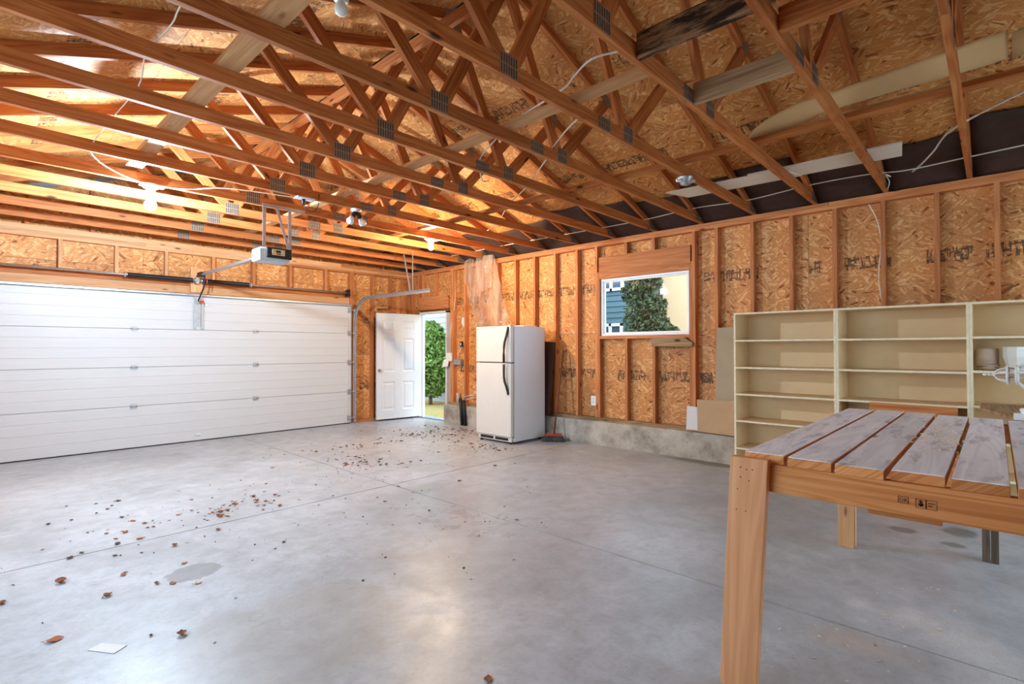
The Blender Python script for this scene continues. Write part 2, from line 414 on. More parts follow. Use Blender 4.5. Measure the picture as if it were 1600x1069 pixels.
for (a, b) in ((YF, .1), (.1, 3.0), (3.0, YB)):
    MB().box((-.001, a+.002, ZB), (.09, b-.002, ZB+.038)).build('top_plate', 'stud_wood', wr)
for (a, b) in ((YF, -1.15), (-1.15, 1.25), (1.25, YB)):
    MB().box((0, a+.002, ZB+.038), (.089, b-.002, ZT)).build('top_plate', 'stud_wood', wr)
for (a, b) in ((YF, 1.0), (1.0, 4.94), (5.83, YB)):
    MB().box((-.004, a+.002, CURB), (.089, b-.002, CURB+.038)).build('sill_plate', 'weathered', wr)
holes = [(WIN[0]-.002, WIN[2], WIN[1]+.002, WIN[3]), (DOOR[0], -1, DOOR[1], DOOR[2])]
def panel_wall(parent, u0, u1, v0, v1, mk, holes, mat, du=2.44, dv=1.22, nm='sheathing_panel', stag=0):
    j = 0; v = v0
    while v < v1-.01:
        u = u0-(du/2 if (j % 2) and stag else 0)
        while u < u1-.01:
            R = (max(u, u0)+.0015, v+.0015, min(u+du, u1)-.0015, min(v+dv, v1)-.0015)
            if R[2]-R[0] > .02:
                mb = MB()
                for (a, b, c, d) in rects_minus(R, holes):
                    P = [mk(a, b), mk(c, b), mk(c, d), mk(a, d)]
                    nrm = (Vector(P[1])-Vector(P[0])).cross(Vector(P[3])-Vector(P[0])).normalized()
                    vs = [Vector(q) for q in P]+[Vector(q)+nrm*.012 for q in P]
                    fs = [(3, 2, 1, 0), (4, 5, 6, 7), (0, 1, 5, 4), (1, 2, 6, 5), (2, 3, 7, 6), (3, 0, 4, 7)]
                    uv = [(a-u, b-v), (c-u, b-v), (c-u, d-v), (a-u, d-v)]
                    mb.add(vs, fs, [[uv[i % 4] for i in f] for f in fs])
                if mb.v: mb.build(nm, mat, parent)
            u += du
        v += dv; j += 1
panel_wall(wr, YF, YB+.1, CURB, 2.80, lambda a, b: (.089, a, b), holes, 'osb', stag=1)
# concrete curb under the wall (open at the doorway)
for (a, b) in ((YF, 2.31), (2.31, 4.94), (5.84, YB+.1)):
    mb = MB(); mb.box((-.114 if b < 3 or b > 4.9 else -.114, a, -.1), (.10, b-.003, CURB)); mb.build('foundation_curb', 'concrete_curb', wr, .008)
# --- garage door wall
wb = root('wall_back', (0, 0, 0), kind='structure')
GX0, GX1, GZ = -6.21, -1.335, 2.14
for (x, z0) in ((-5.30, 2.345), (-4.735, 2.345), (-4.17, 2.345), (-3.57, 2.345), (-3.0, 2.345), (-2.42, 2.345), (-1.80, 2.345)):
    MB().box((x, YB, z0), (x+.038, YB+.089, 2.70)).build('cripple_stud', 'lumber_pale' if x < -3.7 else 'stud_wood', wb)
for x in (-1.325, -1.285, -.87, -.47, -.20, -.04): MB().box((x, YB, .04), (x+.038, YB+.089, 2.70)).build('stud', 'stud_wood', wb)
for x in (-6.30, -6.26, -6.75): MB().box((x, YB, .04), (x+.038, YB+.089, 2.70)).build('stud', 'stud_wood', wb)
MB().box((-6.25, YB-.004, 2.13), (-1.335, YB+.085, 2.24)).build('door_header', 'lumber_pale', wb)
MB().box((-6.25, YB-.001, 2.242), (-1.335, YB+.088, 2.345)).build('door_header', 'lumber', wb)
for (a, b, z0, z1) in ((XL, -2.9, 2.70, 2.738), (-2.9, .0, 2.70, 2.738), (XL, -4.4, 2.738, 2.776), (-4.4, 0, 2.738, 2.776), (XL, -1.5, 2.776, 2.838), (-1.5, 0, 2.776, 2.838)):
    MB().box((a+.001, YB-.001, z0), (b-.001, YB+.089, z1)).build('top_plate', 'lumber_pale' if a < -4 else 'stud_wood', wb)
for (a, b) in ((-1.33, .0), (XL, -6.26)): MB().box((a, YB-.003, .002), (b, YB+.089, .04)).build('sill_plate', 'stud_wood', wb)
panel_wall(wb, XL, .1, 0, 2.80, lambda a, b: (a, YB+.101, b), [(GX0, -1, GX1+.01, GZ)], 'osb')
# --- left wall and rear wall (out of frame; they close the room, with glazing added for daylight)
wl = root('wall_left', (0, 0, 0), kind='structure')
WL = [(-1.2, .75, 2.4, 2.40)]
panel_wall(wl, YF, YB+.1, 0, 2.80, lambda a, b: (XL-.089, a, b), WL, 'osb')
for i, (a, b, c, d) in enumerate(WL):
    w = root('window_%d' % (i+2), (XL-.05, (a+c)/2, 1.6), kind='structure'); mb = MB()  # unseen left window, guessed and widened to bring in daylight
    for q in ((a, b, c, b+.05), (a, d-.05, c, d), (a, b+.05, a+.05, d-.05), (c-.05, b+.05, c, d-.05), ((a+c)/2-.03, b+.05, (a+c)/2+.03, d-.05)): mb.box((XL-.10, q[0], q[1]), (XL-.02, q[2], q[3]))
    mb.build('window_frame', 'vinyl', w); MB().box((XL-.065, a+.05, b+.05), (XL-.06, c-.05, d-.05)).build('pane', 'clear_glass', w)
MB().box((-30, -14, -.35), (XL-.11, 30, -.15)).build('outer_ground', 'bounce_ground', wl)  # unseen ground, made pale to bounce daylight up to the ceiling
wf = root('wall_front', (0, 0, 0), kind='structure')
FO = (-3.2, .06, -.4, 2.2)
panel_wall(wf, XL, .1, 0, 2.80, lambda a, b: (a, YF-.089, b), [FO], 'osb')
w = root('window_3', (-1.8, YF-.05, 1.2), kind='structure'); mb = MB(); a, b, c, d = FO  # glazed opening added behind the camera to brighten the room
for q in ((a, b, c, b+.06), (a, d-.06, c, d), (a, b+.06, a+.06, d-.06), (c-.06, b+.06, c, d-.06), ((a+c)/2-.03, b+.06, (a+c)/2+.03, d-.06)): mb.box((q[0], YF-.10, q[1]), (q[2], YF-.02, q[3]))
mb.build('window_frame', 'vinyl', w); MB().box((a+.06, YF-.065, b+.06), (c-.06, YF-.06, d-.06)).build('pane', 'clear_glass', w)
MB().box((-14, -30, -.35), (14, YF-.11, -.148)).build('outer_ground', 'bounce_ground', wf)  # pale unseen ground outside the rear opening, also bounces daylight
MB().box((XL-.089, YF, ZB), (XL, YB, ZT)).build('top_plate', 'stud_wood', wl)

MB().box((.125, YF-.1, .0), (.14, 4.95, WIN[2]-.02)).build('light_seal', 'siding_white', wr)  # unseen outer sheets added to stop sky light leaking through panel gaps
for q in ((YF-.1, WIN[2]-.02, WIN[0]-.02, WIN[3]+.02), (WIN[1]+.02, WIN[2]-.02, 4.95, WIN[3]+.02), (YF-.1, WIN[3]+.02, 4.95, 2.80), (4.95, 2.04, 5.83, 2.80), (5.83, 0, YB+.12, 2.80)):
    MB().box((.125, q[0], q[1]), (.14, q[2], q[3])).build('light_seal', 'siding_white', wr)
MB().box((XL-.2, YB+.125, 2.1), (.14, YB+.14, 4.2)).build('light_seal', 'siding_white', wb)
MB().box((-1.36, YB+.125, 0), (.14, YB+.14, 2.1)).build('light_seal', 'siding_white', wb)
for q in ((XL-.2, 0, -3.22, 4.2), (-.38, 0, .14, 4.2), (-3.22, 2.22, -.38, 4.2)): MB().box((q[0], YF-.125, q[1]), (q[2], YF-.112, q[3])).build('light_seal', 'siding_white', wf)
# --- roof deck
RX, RS, HZ = -3.42, 1/3.0, 2.945        # ridge x, slope, height of top-chord top edge above the wall
def deckz(x): return HZ-(x if x > RX else 2*RX-x)*RS
ce = root('ceiling', (0, 0, 0), kind='structure')
cosr = math.cos(math.atan(RS))
lenR = (0.55-RX)/cosr
def mkR(a, b):   # a along -y (so that normal points up), b up the slope
    x = .55-b*cosr; return (x, -a, deckz(x)+.003)
def mkL(a, b):
    x = 2*RX-.55+b*cosr; return (x, a, deckz(x)+.003)
panel_wall(ce, -YB-.2, -YF+.2, 0, lenR-.02, mkR, [], 'osb_roof', nm='roof_panel', stag=1)
panel_wall(ce, YF-.2, YB+.2, 0, lenR-.02, mkL, [], 'osb_roof', nm='roof_panel', stag=1)
for sg in (1, -1):
    e = RX+sg*(.57-RX); a_, b_ = deckz(RX)+.02, deckz(.57)+.02
    MB().hexa([(RX, YF-.2, a_), (e, YF-.2, b_), (RX, YB+.2, a_), (e, YB+.2, b_), (RX, YF-.2, a_+.02), (e, YF-.2, b_+.02), (RX, YB+.2, a_+.02), (e, YB+.2, b_+.02)]).build('roof_light_seal', 'brown_felt', ce)  # unseen slab added over the deck to keep sky light out
MB().hexa([(RX-.15, YF, deckz(RX)+.02), (RX+.15, YF, deckz(RX)+.02), (RX-.15, YB+.2, deckz(RX)+.02), (RX+.15, YB+.2, deckz(RX)+.02),
           (RX-.15, YF, deckz(RX)+.05), (RX+.15, YF, deckz(RX)+.05), (RX-.15, YB+.2, deckz(RX)+.05), (RX+.15, YB+.2, deckz(RX)+.05)]).build('ridge_cap', 'brown_felt', ce)
# soffit closing the eave outside the wall
for sx in (.09, ): MB().box((.09, YF, 2.74), (.56, YB+.2, 2.752)).build('soffit', 'brown_felt', ce)
MB().box((.545, YF, 2.70), (.565, YB+.2, 2.80)).build('fascia', 'brown_felt', ce)
MB().box((2*RX-.565, YF, 2.70), (2*RX-.545, YB+.2, 2.80)).build('fascia', 'brown_felt', ce)
MB().box((2*RX-.56, YF, 2.74), (2*RX-.089, YB+.2, 2.752)).build('soffit', 'brown_felt', ce)
def yt(n): return -1.0268-(n-3)*.6096
TN = list(range(-9, 7))
# brown fibre vent baffles between the trusses along the right eave
for i in range(-9, 8):
    y0, y1 = yt(i)+.022, yt(i-1)-.022
    x1 = -.62+.10*math.sin(i*1.7)
    P = [(.10, y1, 2.79), (.10, y0, 2.79)]
    mb = MB()
    def fn(u, v, y0=y0, y1=y1, x1=x1, i=i):
        xx = .13+(x1-.13)*v; sag = .012*math.sin(u*PI)
        zz = deckz(xx)-.02-sag-.07*(1-v)**2
        return (xx+.02*math.sin(u*5+i)*v, y0+(y1-y0)*u, zz)
    mb.grid(fn, 5, 7); o = mb.build('vent_baffle', 'brown_felt', ce)
    so_ = o.modifiers.new('solid', 'SOLIDIFY'); so_.thickness = .006
# gable end over the garage door wall
mb = MB(); mb.sheet([(XL, YB+.101, 2.80), (.0, YB+.101, 2.80), (RX, YB+.101, deckz(RX)-.01)], .012, (0, 1, 0)); mb.build('gable_panel', 'osb_roof', wb)
for i in range(1, 11):
    x = XL+.62*i
    if x < -.5: MB().box((x, YB-.0, 2.84), (x+.038, YB+.038, deckz(x)-.03)).build('gable_stud', 'lumber', wb)

# ================================================================== TRUSSES
def make_truss():
    r = root('roof_truss', (0, 0, ZT), 'x', 'roof truss', 'roof trusses across the garage')
    z0 = ZT; cx, cz = .089, .089
    xl = 2*RX
    # bottom chord in two lengths joined by a splice plate
    MB().box((-3.10, -.019, z0), (-.0, .019, z0+cz)).build('bottom_chord', 'lumber', r, .002)
    MB().box((xl, -.019, z0), (-3.103, .019, z0+cz)).build('bottom_chord', 'lumber', r, .002)
    d = Vector((-1, 0, RS)).normalized(); nrm = Vector((-RS, 0, -1)).normalized()
    def chord(x0, x1, mir):
        a, b = Vector((x0, 0, deckz(x0))), Vector((x1, 0, deckz(x1)))
        n = Vector((-RS if not mir else RS, 0, -1)).normalized()*.0445
        MB().beam(a+n, b+n, .038, .089).build('top_chord', 'lumber', r, .002)
    chord(.52, RX+.012, False); chord(xl-.52, RX-.012, True)
    zc = z0+cz-.012
    def web(x0, z0_, x1, z1_): MB().beam((x0, 0, z0_), (x1, 0, z1_), .0375, .089).build('web', 'lumber', r, .002)
    J1, J2 = -4.06, -2.78
    web(J1+.04, zc, RX-.03, deckz(RX)-.13); web(J2-.04, zc, RX+.03, deckz(RX)-.13)
    web(J1-.035, zc, -4.72, deckz(-4.72)-.09); web(J2+.035, zc, 2*RX+4.72, deckz(4.72+2*RX)-.09)
    # toothed plates
    def plate(x, z, w, h, ang=0, teeth=True):
        mb = MB(); ms = MB()
        for sy in (-1, 1): mb.box((x-w/2, sy*.0204-.0008, z-h/2), (x+w/2, sy*.0204+.0008, z+h/2), rot=(0, ang, 0))
        n = max(5, int(w/.02))
        for k in range(n):
            xx = x-w/2+w*(k+.5)/n; ms.box((xx-.0042, -.0222, z-h*.44), (xx+.0042, -.0213, z-h*.04)); ms.box((xx-.0042, -.0222, z+h*.04), (xx+.0042, -.0213, z+h*.44))
        p = mb.build('gusset_plate', 'plate_metal', r)
        if teeth: ms.build('tooth_slots', 'plate_slot', p)
    plate(J1, z0+.065, .14, .125); plate(J2, z0+.065, .12, .12); plate(-3.10, z0+.045, .15, .088)
    plate(RX, deckz(RX)-.10, .16, .13, 0, False); plate(-4.72, deckz(-4.72)-.06, .11, .09, -.3, False); plate(2*RX+4.72, deckz(2*RX+4.72)-.06, .11, .09, .3, False)
    plate(-.12, z0+.05, .16, .09)
    return r
names = ['first', 'second', 'third', 'fourth', 'fifth', 'sixth', 'seventh', 'eighth', 'ninth', 'tenth', 'eleventh', 'twelfth', 'thirteenth', 'fourteenth', 'fifteenth', 'sixteenth']
T0 = make_truss(); T0.location = (0, yt(TN[0]), ZT)
for ch in T0.children: pass
T0['label'] = 'wooden roof truss with metal tooth plates, first out from the garage door wall'
for i, n in enumerate(TN[1:], 1):
    dup(T0, (0, yt(n)-yt(TN[0]), 0), 'wooden roof truss with metal tooth plates, %s out from the garage door wall' % names[i])

# lateral braces and blocks laid over / between the chords
ZC = ZT+.0895
def board(name, lo, hi, mat, label, cat, group=None, bev=.002):
    c = ((lo[0]+hi[0])/2, (lo[1]+hi[1])/2, lo[2])
    return tag(MB().box(lo, hi).build(name, mat, None, bev, c), label, cat, group)
board('lateral_brace', (-5.16, -2.9, ZC), (-5.04, 3.1, ZC+.038), 'lumber_pale', 'pale flat board lying across the truss chords toward the left, above the bright bulb', 'board')
board('lateral_brace', (-1.93, -2.9, ZC), (-1.84, .75, ZC+.038), 'lumber', 'flat brace lying on the truss chords beneath the curled cardboard', 'board')
board('lateral_brace', (-1.93, .76, ZC), (-1.84, 5.6, ZC+.038), 'lumber', 'flat brace lying on the truss chords, running on toward the door corner', 'board')
board('lateral_brace', (-3.46, -1.005, ZC), (-3.37, 5.6, ZC+.038), 'lumber_pale', 'flat brace lying on the truss chords under the ridge, ending at the stained block', 'board')
board('ridge_brace', (-3.62, -2.9, deckz(-3.62)-.24), (-3.58, 5.6, deckz(-3.62)-.15), 'lumber', 'board on edge running along just below the roof ridge', 'board')
board('blocking', (-3.74, yt(4)+.021, ZT+.002), (-3.70, yt(3)-.021, ZT+.135), 'stained_board', 'short blackened mouldy block between two chords near the ridge', 'board')
board('blocking', (-3.05, yt(4)+.021, ZT+.004), (-3.01, yt(3)-.021, ZT+.13), 'weathered', 'short grey weathered block between two chords beside the blackened one', 'board')
board('blocking', (-3.48, yt(5)+.021, ZT+.004), (-3.44, yt(4)-.021, ZT+.12), 'lumber', 'short orange wooden block between the two nearest chords at top of frame', 'board')

# ================================================================== GARAGE DOOR
gd = root('garage_door', ((GX0+GX1)/2, 6.07, 0), 'wide white sectional overhead garage door, closed', 'garage door')
zs = [0.012, .565, 1.087, 1.605, 2.13]
for i in range(4):
    z0, z1 = zs[i]+.002, zs[i+1]-.002; mb = MB()
    n = 4; prof = []
    for k in range(n):
        a = z0+(z1-z0)*k/n; b = z0+(z1-z0)*(k+1)/n
        prof += [(6.040, a+.006), (6.040, b-.006), (6.0435, b-.003), (6.0435, b)]
    prof = [(6.044, z0)]+prof[:-1]+[(6.044, z1)]
    vs = []; fs = []; uv = []
    for (y, z) in prof: vs += [(GX0, y, z), (GX1, y, z)]
    for k in range(len(prof)-1): fs.append((2*k, 2*k+1, 2*k+3, 2*k+2)); uv.append([(0, 0), (1, 0), (1, 1), (0, 1)])
    mb.add(vs, fs, uv); mb.box((GX0, 6.0445, z0), (GX1, 6.060, z1)); mb.box((GX0, 6.0605, z0-(.0018 if i else 0)), (GX1, 6.085, z1+(.0018 if i < 3 else 0))); mb.build('section', 'door_white', gd)
MB().box((GX0, 6.05, 0.0), (GX1, 6.08, .013)).build('bottom_seal', 'black_plastic', gd)
def hinge(x, z):
    mb = MB(); mb.box((x-.035, 6.028, z-.032), (x+.035, 6.040, z-.004)); mb.box((x-.035, 6.028, z+.004), (x+.035, 6.040, z+.032))
    mb.tube([(x-.04, 6.024, z), (x+.04, 6.024, z)], .011, 8); return mb.build('hinge', 'galvanized', gd)
h0 = None
for x in (-4.53, -2.973, -6.13):
    for z in zs[1:4]: hinge(x, z)
for z in zs[1:4]+[.10, 2.02]:
    mb = MB(); mb.box((GX1-.07, 6.022, z-.045), (GX1-.005, 6.040, z+.045)); mb.tube([(GX1-.05, 6.01, z), (GX1+.05, 6.01, z)], .006, 8)
    mb.lathe([(.022, 0), (.022, .016)], (GX1+.035, 6.01, z), (1, 0, 0), 12); mb.build('roller_hinge', 'galvanized', gd)
MB().box((GX1-.05, 6.034, .02), (GX1-.002, 6.041, 2.12)).build('end_stile', 'door_white', gd)
mb = MB(); mb.box((GX0, 6.02, 2.095), (GX1-.01, 6.040, 2.125)); mb.box((GX0, 5.985, 2.118), (GX1-.01, 6.02, 2.124)); mb.box((GX0, 5.985, 2.095), (GX1-.01, 5.99, 2.124)); mb.build('top_strut', 'galvanized', gd)
mb = MB()
for x in (-3.815, -3.72): mb.box((x-.012, 6.018, 1.615), (x+.012, 6.040, 2.10)); mb.box((x-.016, 6.012, 1.615), (x+.016, 6.018, 2.10))
mb.box((-3.80, 6.030, 1.66), (-3.735, 6.039, 2.0)); mb.build('operator_bracket', 'galvanized', gd)
MB().box((-3.69, 6.02, 1.96), (-3.645, 6.04, 1.985)).build('lock_tab', 'white_paint', gd)
MB().box((-3.80, 6.022, .085), (-3.73, 6.04, .11)).build('lift_handle', 'white_paint', gd, .004)
# track
tk = root('door_track', (-1.27, 6.0, 0), 'galvanized curved overhead door track at the right jamb', 'door track')
def cpath():
    pts = [(-1.27, 6.005, .02), (-1.27, 6.005, 1.80)]
    for k in range(1, 9):
        a = PI/2*k/8; pts.append((-1.27, 6.005-.42*(1-math.cos(a)), 1.80+.42*math.sin(a)))
    pts.append((-1.27, 3.86, 2.215)); return pts
P = cpath(); mb = MB()
for i in range(len(P)-1):
    a, b = Vector(P[i]), Vector(P[i+1]); d = (b-a).normalized(); n = Vector((1, 0, 0)).cross(d)
    mb.beam(a, b, .003, .055, (1, 0, 0))
    for s in (-1, 1): mb.beam(a+n*.0275*s+Vector((-.010, 0, 0)), b+n*.0275*s+Vector((-.010, 0, 0)), .020, .004, (1, 0, 0))
mb.build('rail', 'galvanized', tk)
MB().box((-1.262, 6.03, .02), (-1.235, 6.088, 2.05)).build('jamb_angle', 'galvanized', tk)
for q, (y0, y1) in enumerate(((4.30, 4.30), (4.36, 4.55))):
    MB().beam((-1.262, y0, 2.235), (-1.262, y1, ZT+.03 if q == 0 else ZT+.06), .004, .032 if q else .022, (1, 0, 0)).build('hanger', 'galvanized', tk)
# torsion shaft
sh = root('torsion_spring_assembly', (-3.78, 5.97, 2.318), 'dark torsion springs on a steel shaft above the garage door', 'spring')
mb = MB(); mb.tube([(-6.2, 5.97, 2.318), (-1.41, 5.97, 2.318)], .0128, 10); mb.build('shaft', 'galvanized', sh)
MB().box((-3.865, YB-.045, 2.15), (-3.70, YB-.007, 2.50)).build('spring_pad', 'lumber_pale', sh)
def coil(x0, x1, r):
    mb = MB(); n = int((x1-x0)/.011); pr = []
    for i in range(n):
        a = x0+(x1-x0)*i/n; w = (x1-x0)/n; pr += [(r-.004, a), (r, a+w*.35), (r, a+w*.65), (r-.004, a+w*.98)]
    mb.lathe([(p, h) for p, h in pr], (0, 5.97, 2.318), (1, 0, 0), 12)
    mb.build('spring', 'dark_metal', sh)
coil(-4.62, -3.86, .030); coil(-3.74, -3.10, .030)
for x in (-4.66, -3.84, -3.76, -3.08):
    mb = MB(); mb.lathe([(.02, 0), (.036, .003), (.036, .02), (.02, .026)], (x, 5.97, 2.318), (1, 0, 0), 14); mb.build('winding_cone', 'galvanized', sh)
mb = MB(); mb.box((-3.82, 5.96, 2.27), (-3.78, 6.045, 2.36)); mb.build('centre_bracket', 'galvanized', sh)
mb = MB(); mb.lathe([(.05, 0), (.055, .006), (.045, .012), (.045, .03), (.055, .036), (.05, .042)], (-1.46, 5.97, 2.318), (1, 0, 0), 18); mb.build('cable_drum', 'dark_metal', sh)
MB().box((-1.42, 5.94, 2.26), (-1.405, 6.09, 2.38)).build('end_bearing_plate', 'dark_metal', sh)

sk = root('scrap_bracket', (-.8, 6.07, 2.03), 'short pale wood bracket nailed to a stud above the open door leaf', 'bracket')
MB().box((-.835, 6.045, 2.03), (-.797, 6.088, 2.23)).build('upright', 'lumber_pale', sk, .002); MB().box((-.796, 6.05, 2.09), (-.56, 6.085, 2.128)).build('arm', 'lumber_pale', sk, .002)
# opener
op = root('garage_door_opener', (-3.81, 3.34, 2.27), 'grey and black garage door opener hung from the trusses on metal straps', 'door opener')
ox = -3.81
mb = MB(); mb.box((ox-.163, 3.262, 2.272), (ox+.163, 3.50, 2.415)); mb.build('housing', 'grey_plastic', op, .018)
mb = MB(); mb.box((ox-.105, 3.232, 2.305), (ox+.165, 3.265, 2.418)); rc = mb.build('rear_cover', 'black_plastic', op, .008)
MB().box((ox-.05, 3.2295, 2.335), (ox+.085, 3.2325, 2.398)).build('warning_label', 'label_tan', rc)
mb = MB(); mb.box((ox+.04, 3.2285, 2.345), (ox-.005, 3.23, 2.355)); mb.box((ox-.01, 3.2285, 2.363), (ox+.04, 3.23, 2.388)); mb.build('label_print', 'ink', rc)
MB().box((ox+.10, 3.228, 2.325), (ox+.15, 3.233, 2.40)).build('control_strip', 'black_plastic', rc)
mb = MB(); mb.box((ox-.168, 3.26, 2.275), (ox-.160, 3.42, 2.40)); mb.build('light_lens', 'vinyl', op, .003)
mb = MB(); mb.box((ox-.05, 3.30, 2.415), (ox+.05, 3.46, 2.428)); mb.build('top_bracket', 'galvanized', op)
def strap(a, b, w=.034):
    mb = MB(); mb.beam(a, b, .004, w, (0, 1, 0)); a, b = Vector(a), Vector(b); n = int((b-a).length/.05)
    for k in range(n):
        q = a+(b-a)*(k+.5)/n; mb.box((q.x-.005, q.y-.0028, q.z-.009), (q.x+.005, q.y-.0022, q.z+.009))
    return mb.build('hanging_strap', 'galvanized', op)
ys = yt(-4)-.024
strap((ox-.14, ys, 2.41), (ox-.14, ys, ZT+.03)); strap((ox+.13, ys, 2.41), (ox+.13, ys, ZT+.03)); strap((ox+.115, ys-.004, 2.415), (ox-.02, ys-.004, ZT+.03), .028)
mb = MB(); mb.box((ox-.16, ys-.006, ZT-.004), (ox+.30, ys-.001, ZT+.03)); mb.build('mounting_angle', 'galvanized', op)
mb = MB(); mb.box((ox-.013, 3.50, 2.365), (ox+.013, 5.80, 2.395)); mb.box((ox-.022, 3.50, 2.362), (ox+.022, 5.80, 2.367)); mb.build('drive_rail', 'galvanized', op)
mb = MB(); mb.box((ox-.03, 5.68, 2.35), (ox+.03, 5.85, 2.41)); mb.tube([(ox, 5.83, 2.38), (ox+.02, 6.03, 2.38)], .012, 8); mb.build('end_pulley_bracket', 'dark_metal', op)
mb = MB(); mb.tube([(ox+.03, 5.70, 2.40), (ox+.03, 5.76, 2.20), (ox+.02, 5.97, 2.02)], .011, 6); mb.build('door_arm', 'dark_metal', op)
mb = MB(); mb.tube([(ox+.06, 5.72, 2.33), (ox+.06, 5.72, 2.24)], .008, 6); mb.build('release_cord', 'red_plastic', op)
mb = MB(); mb.box((ox+.04, 5.95, 1.99), (ox+.09, 5.98, 2.03)); mb.build('release_handle', 'red_plastic', op)

# ================================================================== PERSON DOOR
d1 = root('door_1', (.0, 5.82, 0), kind='structure')
y0, y1 = 4.96, 5.82
MB().box((-.02, y1-.035, .0), (.115, y1, 2.03)).build('jamb', 'white_paint', d1)
MB().box((-.02, y0, .0), (.115, y0+.035, 2.03)).build('jamb', 'white_paint', d1)
MB().box((-.02, y0, 2.0), (.115, y1, 2.035)).build('head_jamb', 'white_paint', d1)
MB().box((.04, y1-.055, .03), (.06, y1-.035, 2.0)).build('stop', 'white_paint', d1)
MB().box((-.04, y0, .0), (.14, y1, .022)).build('threshold', 'galvanized', d1)
dl = root('entry_door_leaf', (-.02, 5.79, .02), 'white six-panel entry door standing open against the corner', 'door')
H = Vector((-.025, 5.79, 0)); dirv = Vector((-.89, .118, 0)).normalized(); nv = Vector((dirv.y, -dirv.x, 0))   # nv faces the camera (-y)
if nv.y > 0: nv = -nv
def lp(u, v, d): return H+dirv*u+Vector((0, 0, v))+nv*d
def lbox(mb, u0, v0, u1, v1, d0, d1):
    mb.hexa([lp(u1 if i & 1 else u0, v1 if i & 4 else v0, d1 if i & 2 else d0) for i in range(8)])
mb = MB(); DW, DH0, DH1 = .885, .03, 1.99
cols = [(.115, .365), (.52, .77)]; rows = [(.16+.03, .72), (.90, 1.53), (1.68, 1.86)]
ph = [(a, c, b, d) for (a, b) in cols for (c, d) in rows]
for (a, b, c, d) in rects_minus((0, DH0, DW, DH1), ph): lbox(mb, a, b, c, d, -.022, .022)
for (a, b, c, d) in ph: lbox(mb, a, b, c, d, -.012, .012)
slab = mb.build('door_slab', 'white_paint', dl)
for (a, b, c, d) in ph:
    mb = MB(); q = .035
    A = [lp(a+q, b+q, .012), lp(c-q, b+q, .012), lp(c-q, d-q, .012), lp(a+q, d-q, .012)]
    q2 = .06; B = [lp(a+q2, b+q2, .021), lp(c-q2, b+q2, .021), lp(c-q2, d-q2, .021), lp(a+q2, d-q2, .021)]
    fs = [(4, 5, 6, 7)]+[(i, (i+1) % 4, (i+1) % 4+4, i+4) for i in range(4)]
    mb.add(A+B, fs, [[(0, 0)]*4]*5)
    o_ = .0; E0 = [lp(a, b, .022), lp(c, b, .022), lp(c, d, .022), lp(a, d, .022)]; E1 = [lp(a+.02, b+.02, .012), lp(c-.02, b+.02, .012), lp(c-.02, d-.02, .012), lp(a+.02, d-.02, .012)]
    mb.add(E0+E1, [(i, (i+1) % 4, (i+1) % 4+4, i+4) for i in range(4)], [[(0, 0)]*4]*4)
    mb.build('raised_panel', 'white_paint', slab)
k0 = lp(.83, .93, .022)
mb = MB(); mb.lathe([(.032, 0), (.032, .006), (.012, .012), (.012, .035), (.026, .045), (.028, .058), (.018, .068), (.0, .07)], k0, nv, 18); mb.build('knob', 'chrome', slab)
for z in (.25, 1.0, 1.75): MB().box((-.03, 5.775, z), (-.012, 5.79, z+.09)).build('hinge', 'galvanized', dl)

# ================================================================== WINDOW
w1 = root('window_1', (.05, 1.0, 1.9), kind='structure')
a, b, z0, z1 = WIN[0]+.004, WIN[1]-.004, WIN[2]+.003, WIN[3]-.016
fw = .030
mb = MB()
for R in ((a, z0, b, z0+fw), (a, z1-fw, b, z1), (a, z0+fw, a+fw, z1-fw), (b-fw, z0+fw, b, z1-fw)): mb.box((.03, R[0], R[1]), (.105, R[2], R[3]))
mb.build('window_frame', 'vinyl', w1, .003)
mb = MB(); a2, b2, c2, d2 = a+fw, b-fw, z0+fw, z1-fw; q = .018
for R in ((a2, c2, b2, c2+q), (a2, d2-q, b2, d2), (a2, c2+q, a2+q, d2-q), (b2-q, c2+q, b2, d2-q)): mb.box((.05, R[0], R[1]), (.085, R[2], R[3]))
mb.build('sash', 'vinyl', w1, .003)
MB().box((.064, a2+q, c2+q), (.069, b2-q, d2-q)).build('pane', 'clear_glass', w1)
MB().box((.028, .48, z0+.006), (.05, .62, z0+.022)).build('latch', 'vinyl', w1)
mb = MB()
mb.sheet([(-.005, .845, 1.468), (-.005, .41, 1.468), (-.005, .30, 1.40), (-.005, .30, 1.355), (-.005, .84, 1.355)], .036, (-1, 0, 0))
tag(mb.build('scrap_board', 'weathered', None, .002, (-.02, .6, 1.355)), 'grey scrap of board with clipped corner nailed under the window', 'board')

# ================================================================== OUTSIDE
gy = root('yard', (3, 5, -.15), kind='structure')
MB().box((.12, -14, -.35), (30, 30, -.15)).build('ground', 'yard_ground', gy)
MB().box((.145, 4.7, -.16), (.55, 6.1, -.06)).build('step_slab', 'foundation_grey', gy)
hs = root('white_house', (3.6, 11, -.15), 'white clapboard house seen through the open doorway behind the shrub', 'house')
MB().box((3.14, 7.6, -.16), (7, 15, .30)).build('foundation', 'foundation_grey', hs)
for k in range(22):
    z = .30+k*.16
    MB().hexa([(3.10, 7.6, z), (3.3, 7.6, z), (3.10, 15, z), (3.3, 15, z), (3.125, 7.6, z+.16), (3.3, 7.6, z+.16), (3.125, 15, z+.16), (3.3, 15, z+.16)]).build('siding_board', 'siding_white', hs)
MB().box((3.3, 7.6, .30), (7, 15, 3.8)).build('house_body', 'siding_white', hs)
bh = root('blue_house', (9.5, 8, -.15), 'blue-grey house with white-framed windows seen at left through the window', 'house')
MB().box((9.05, 5.9, -.15), (14, 16, 7)).build('wall', 'siding_blue', bh)
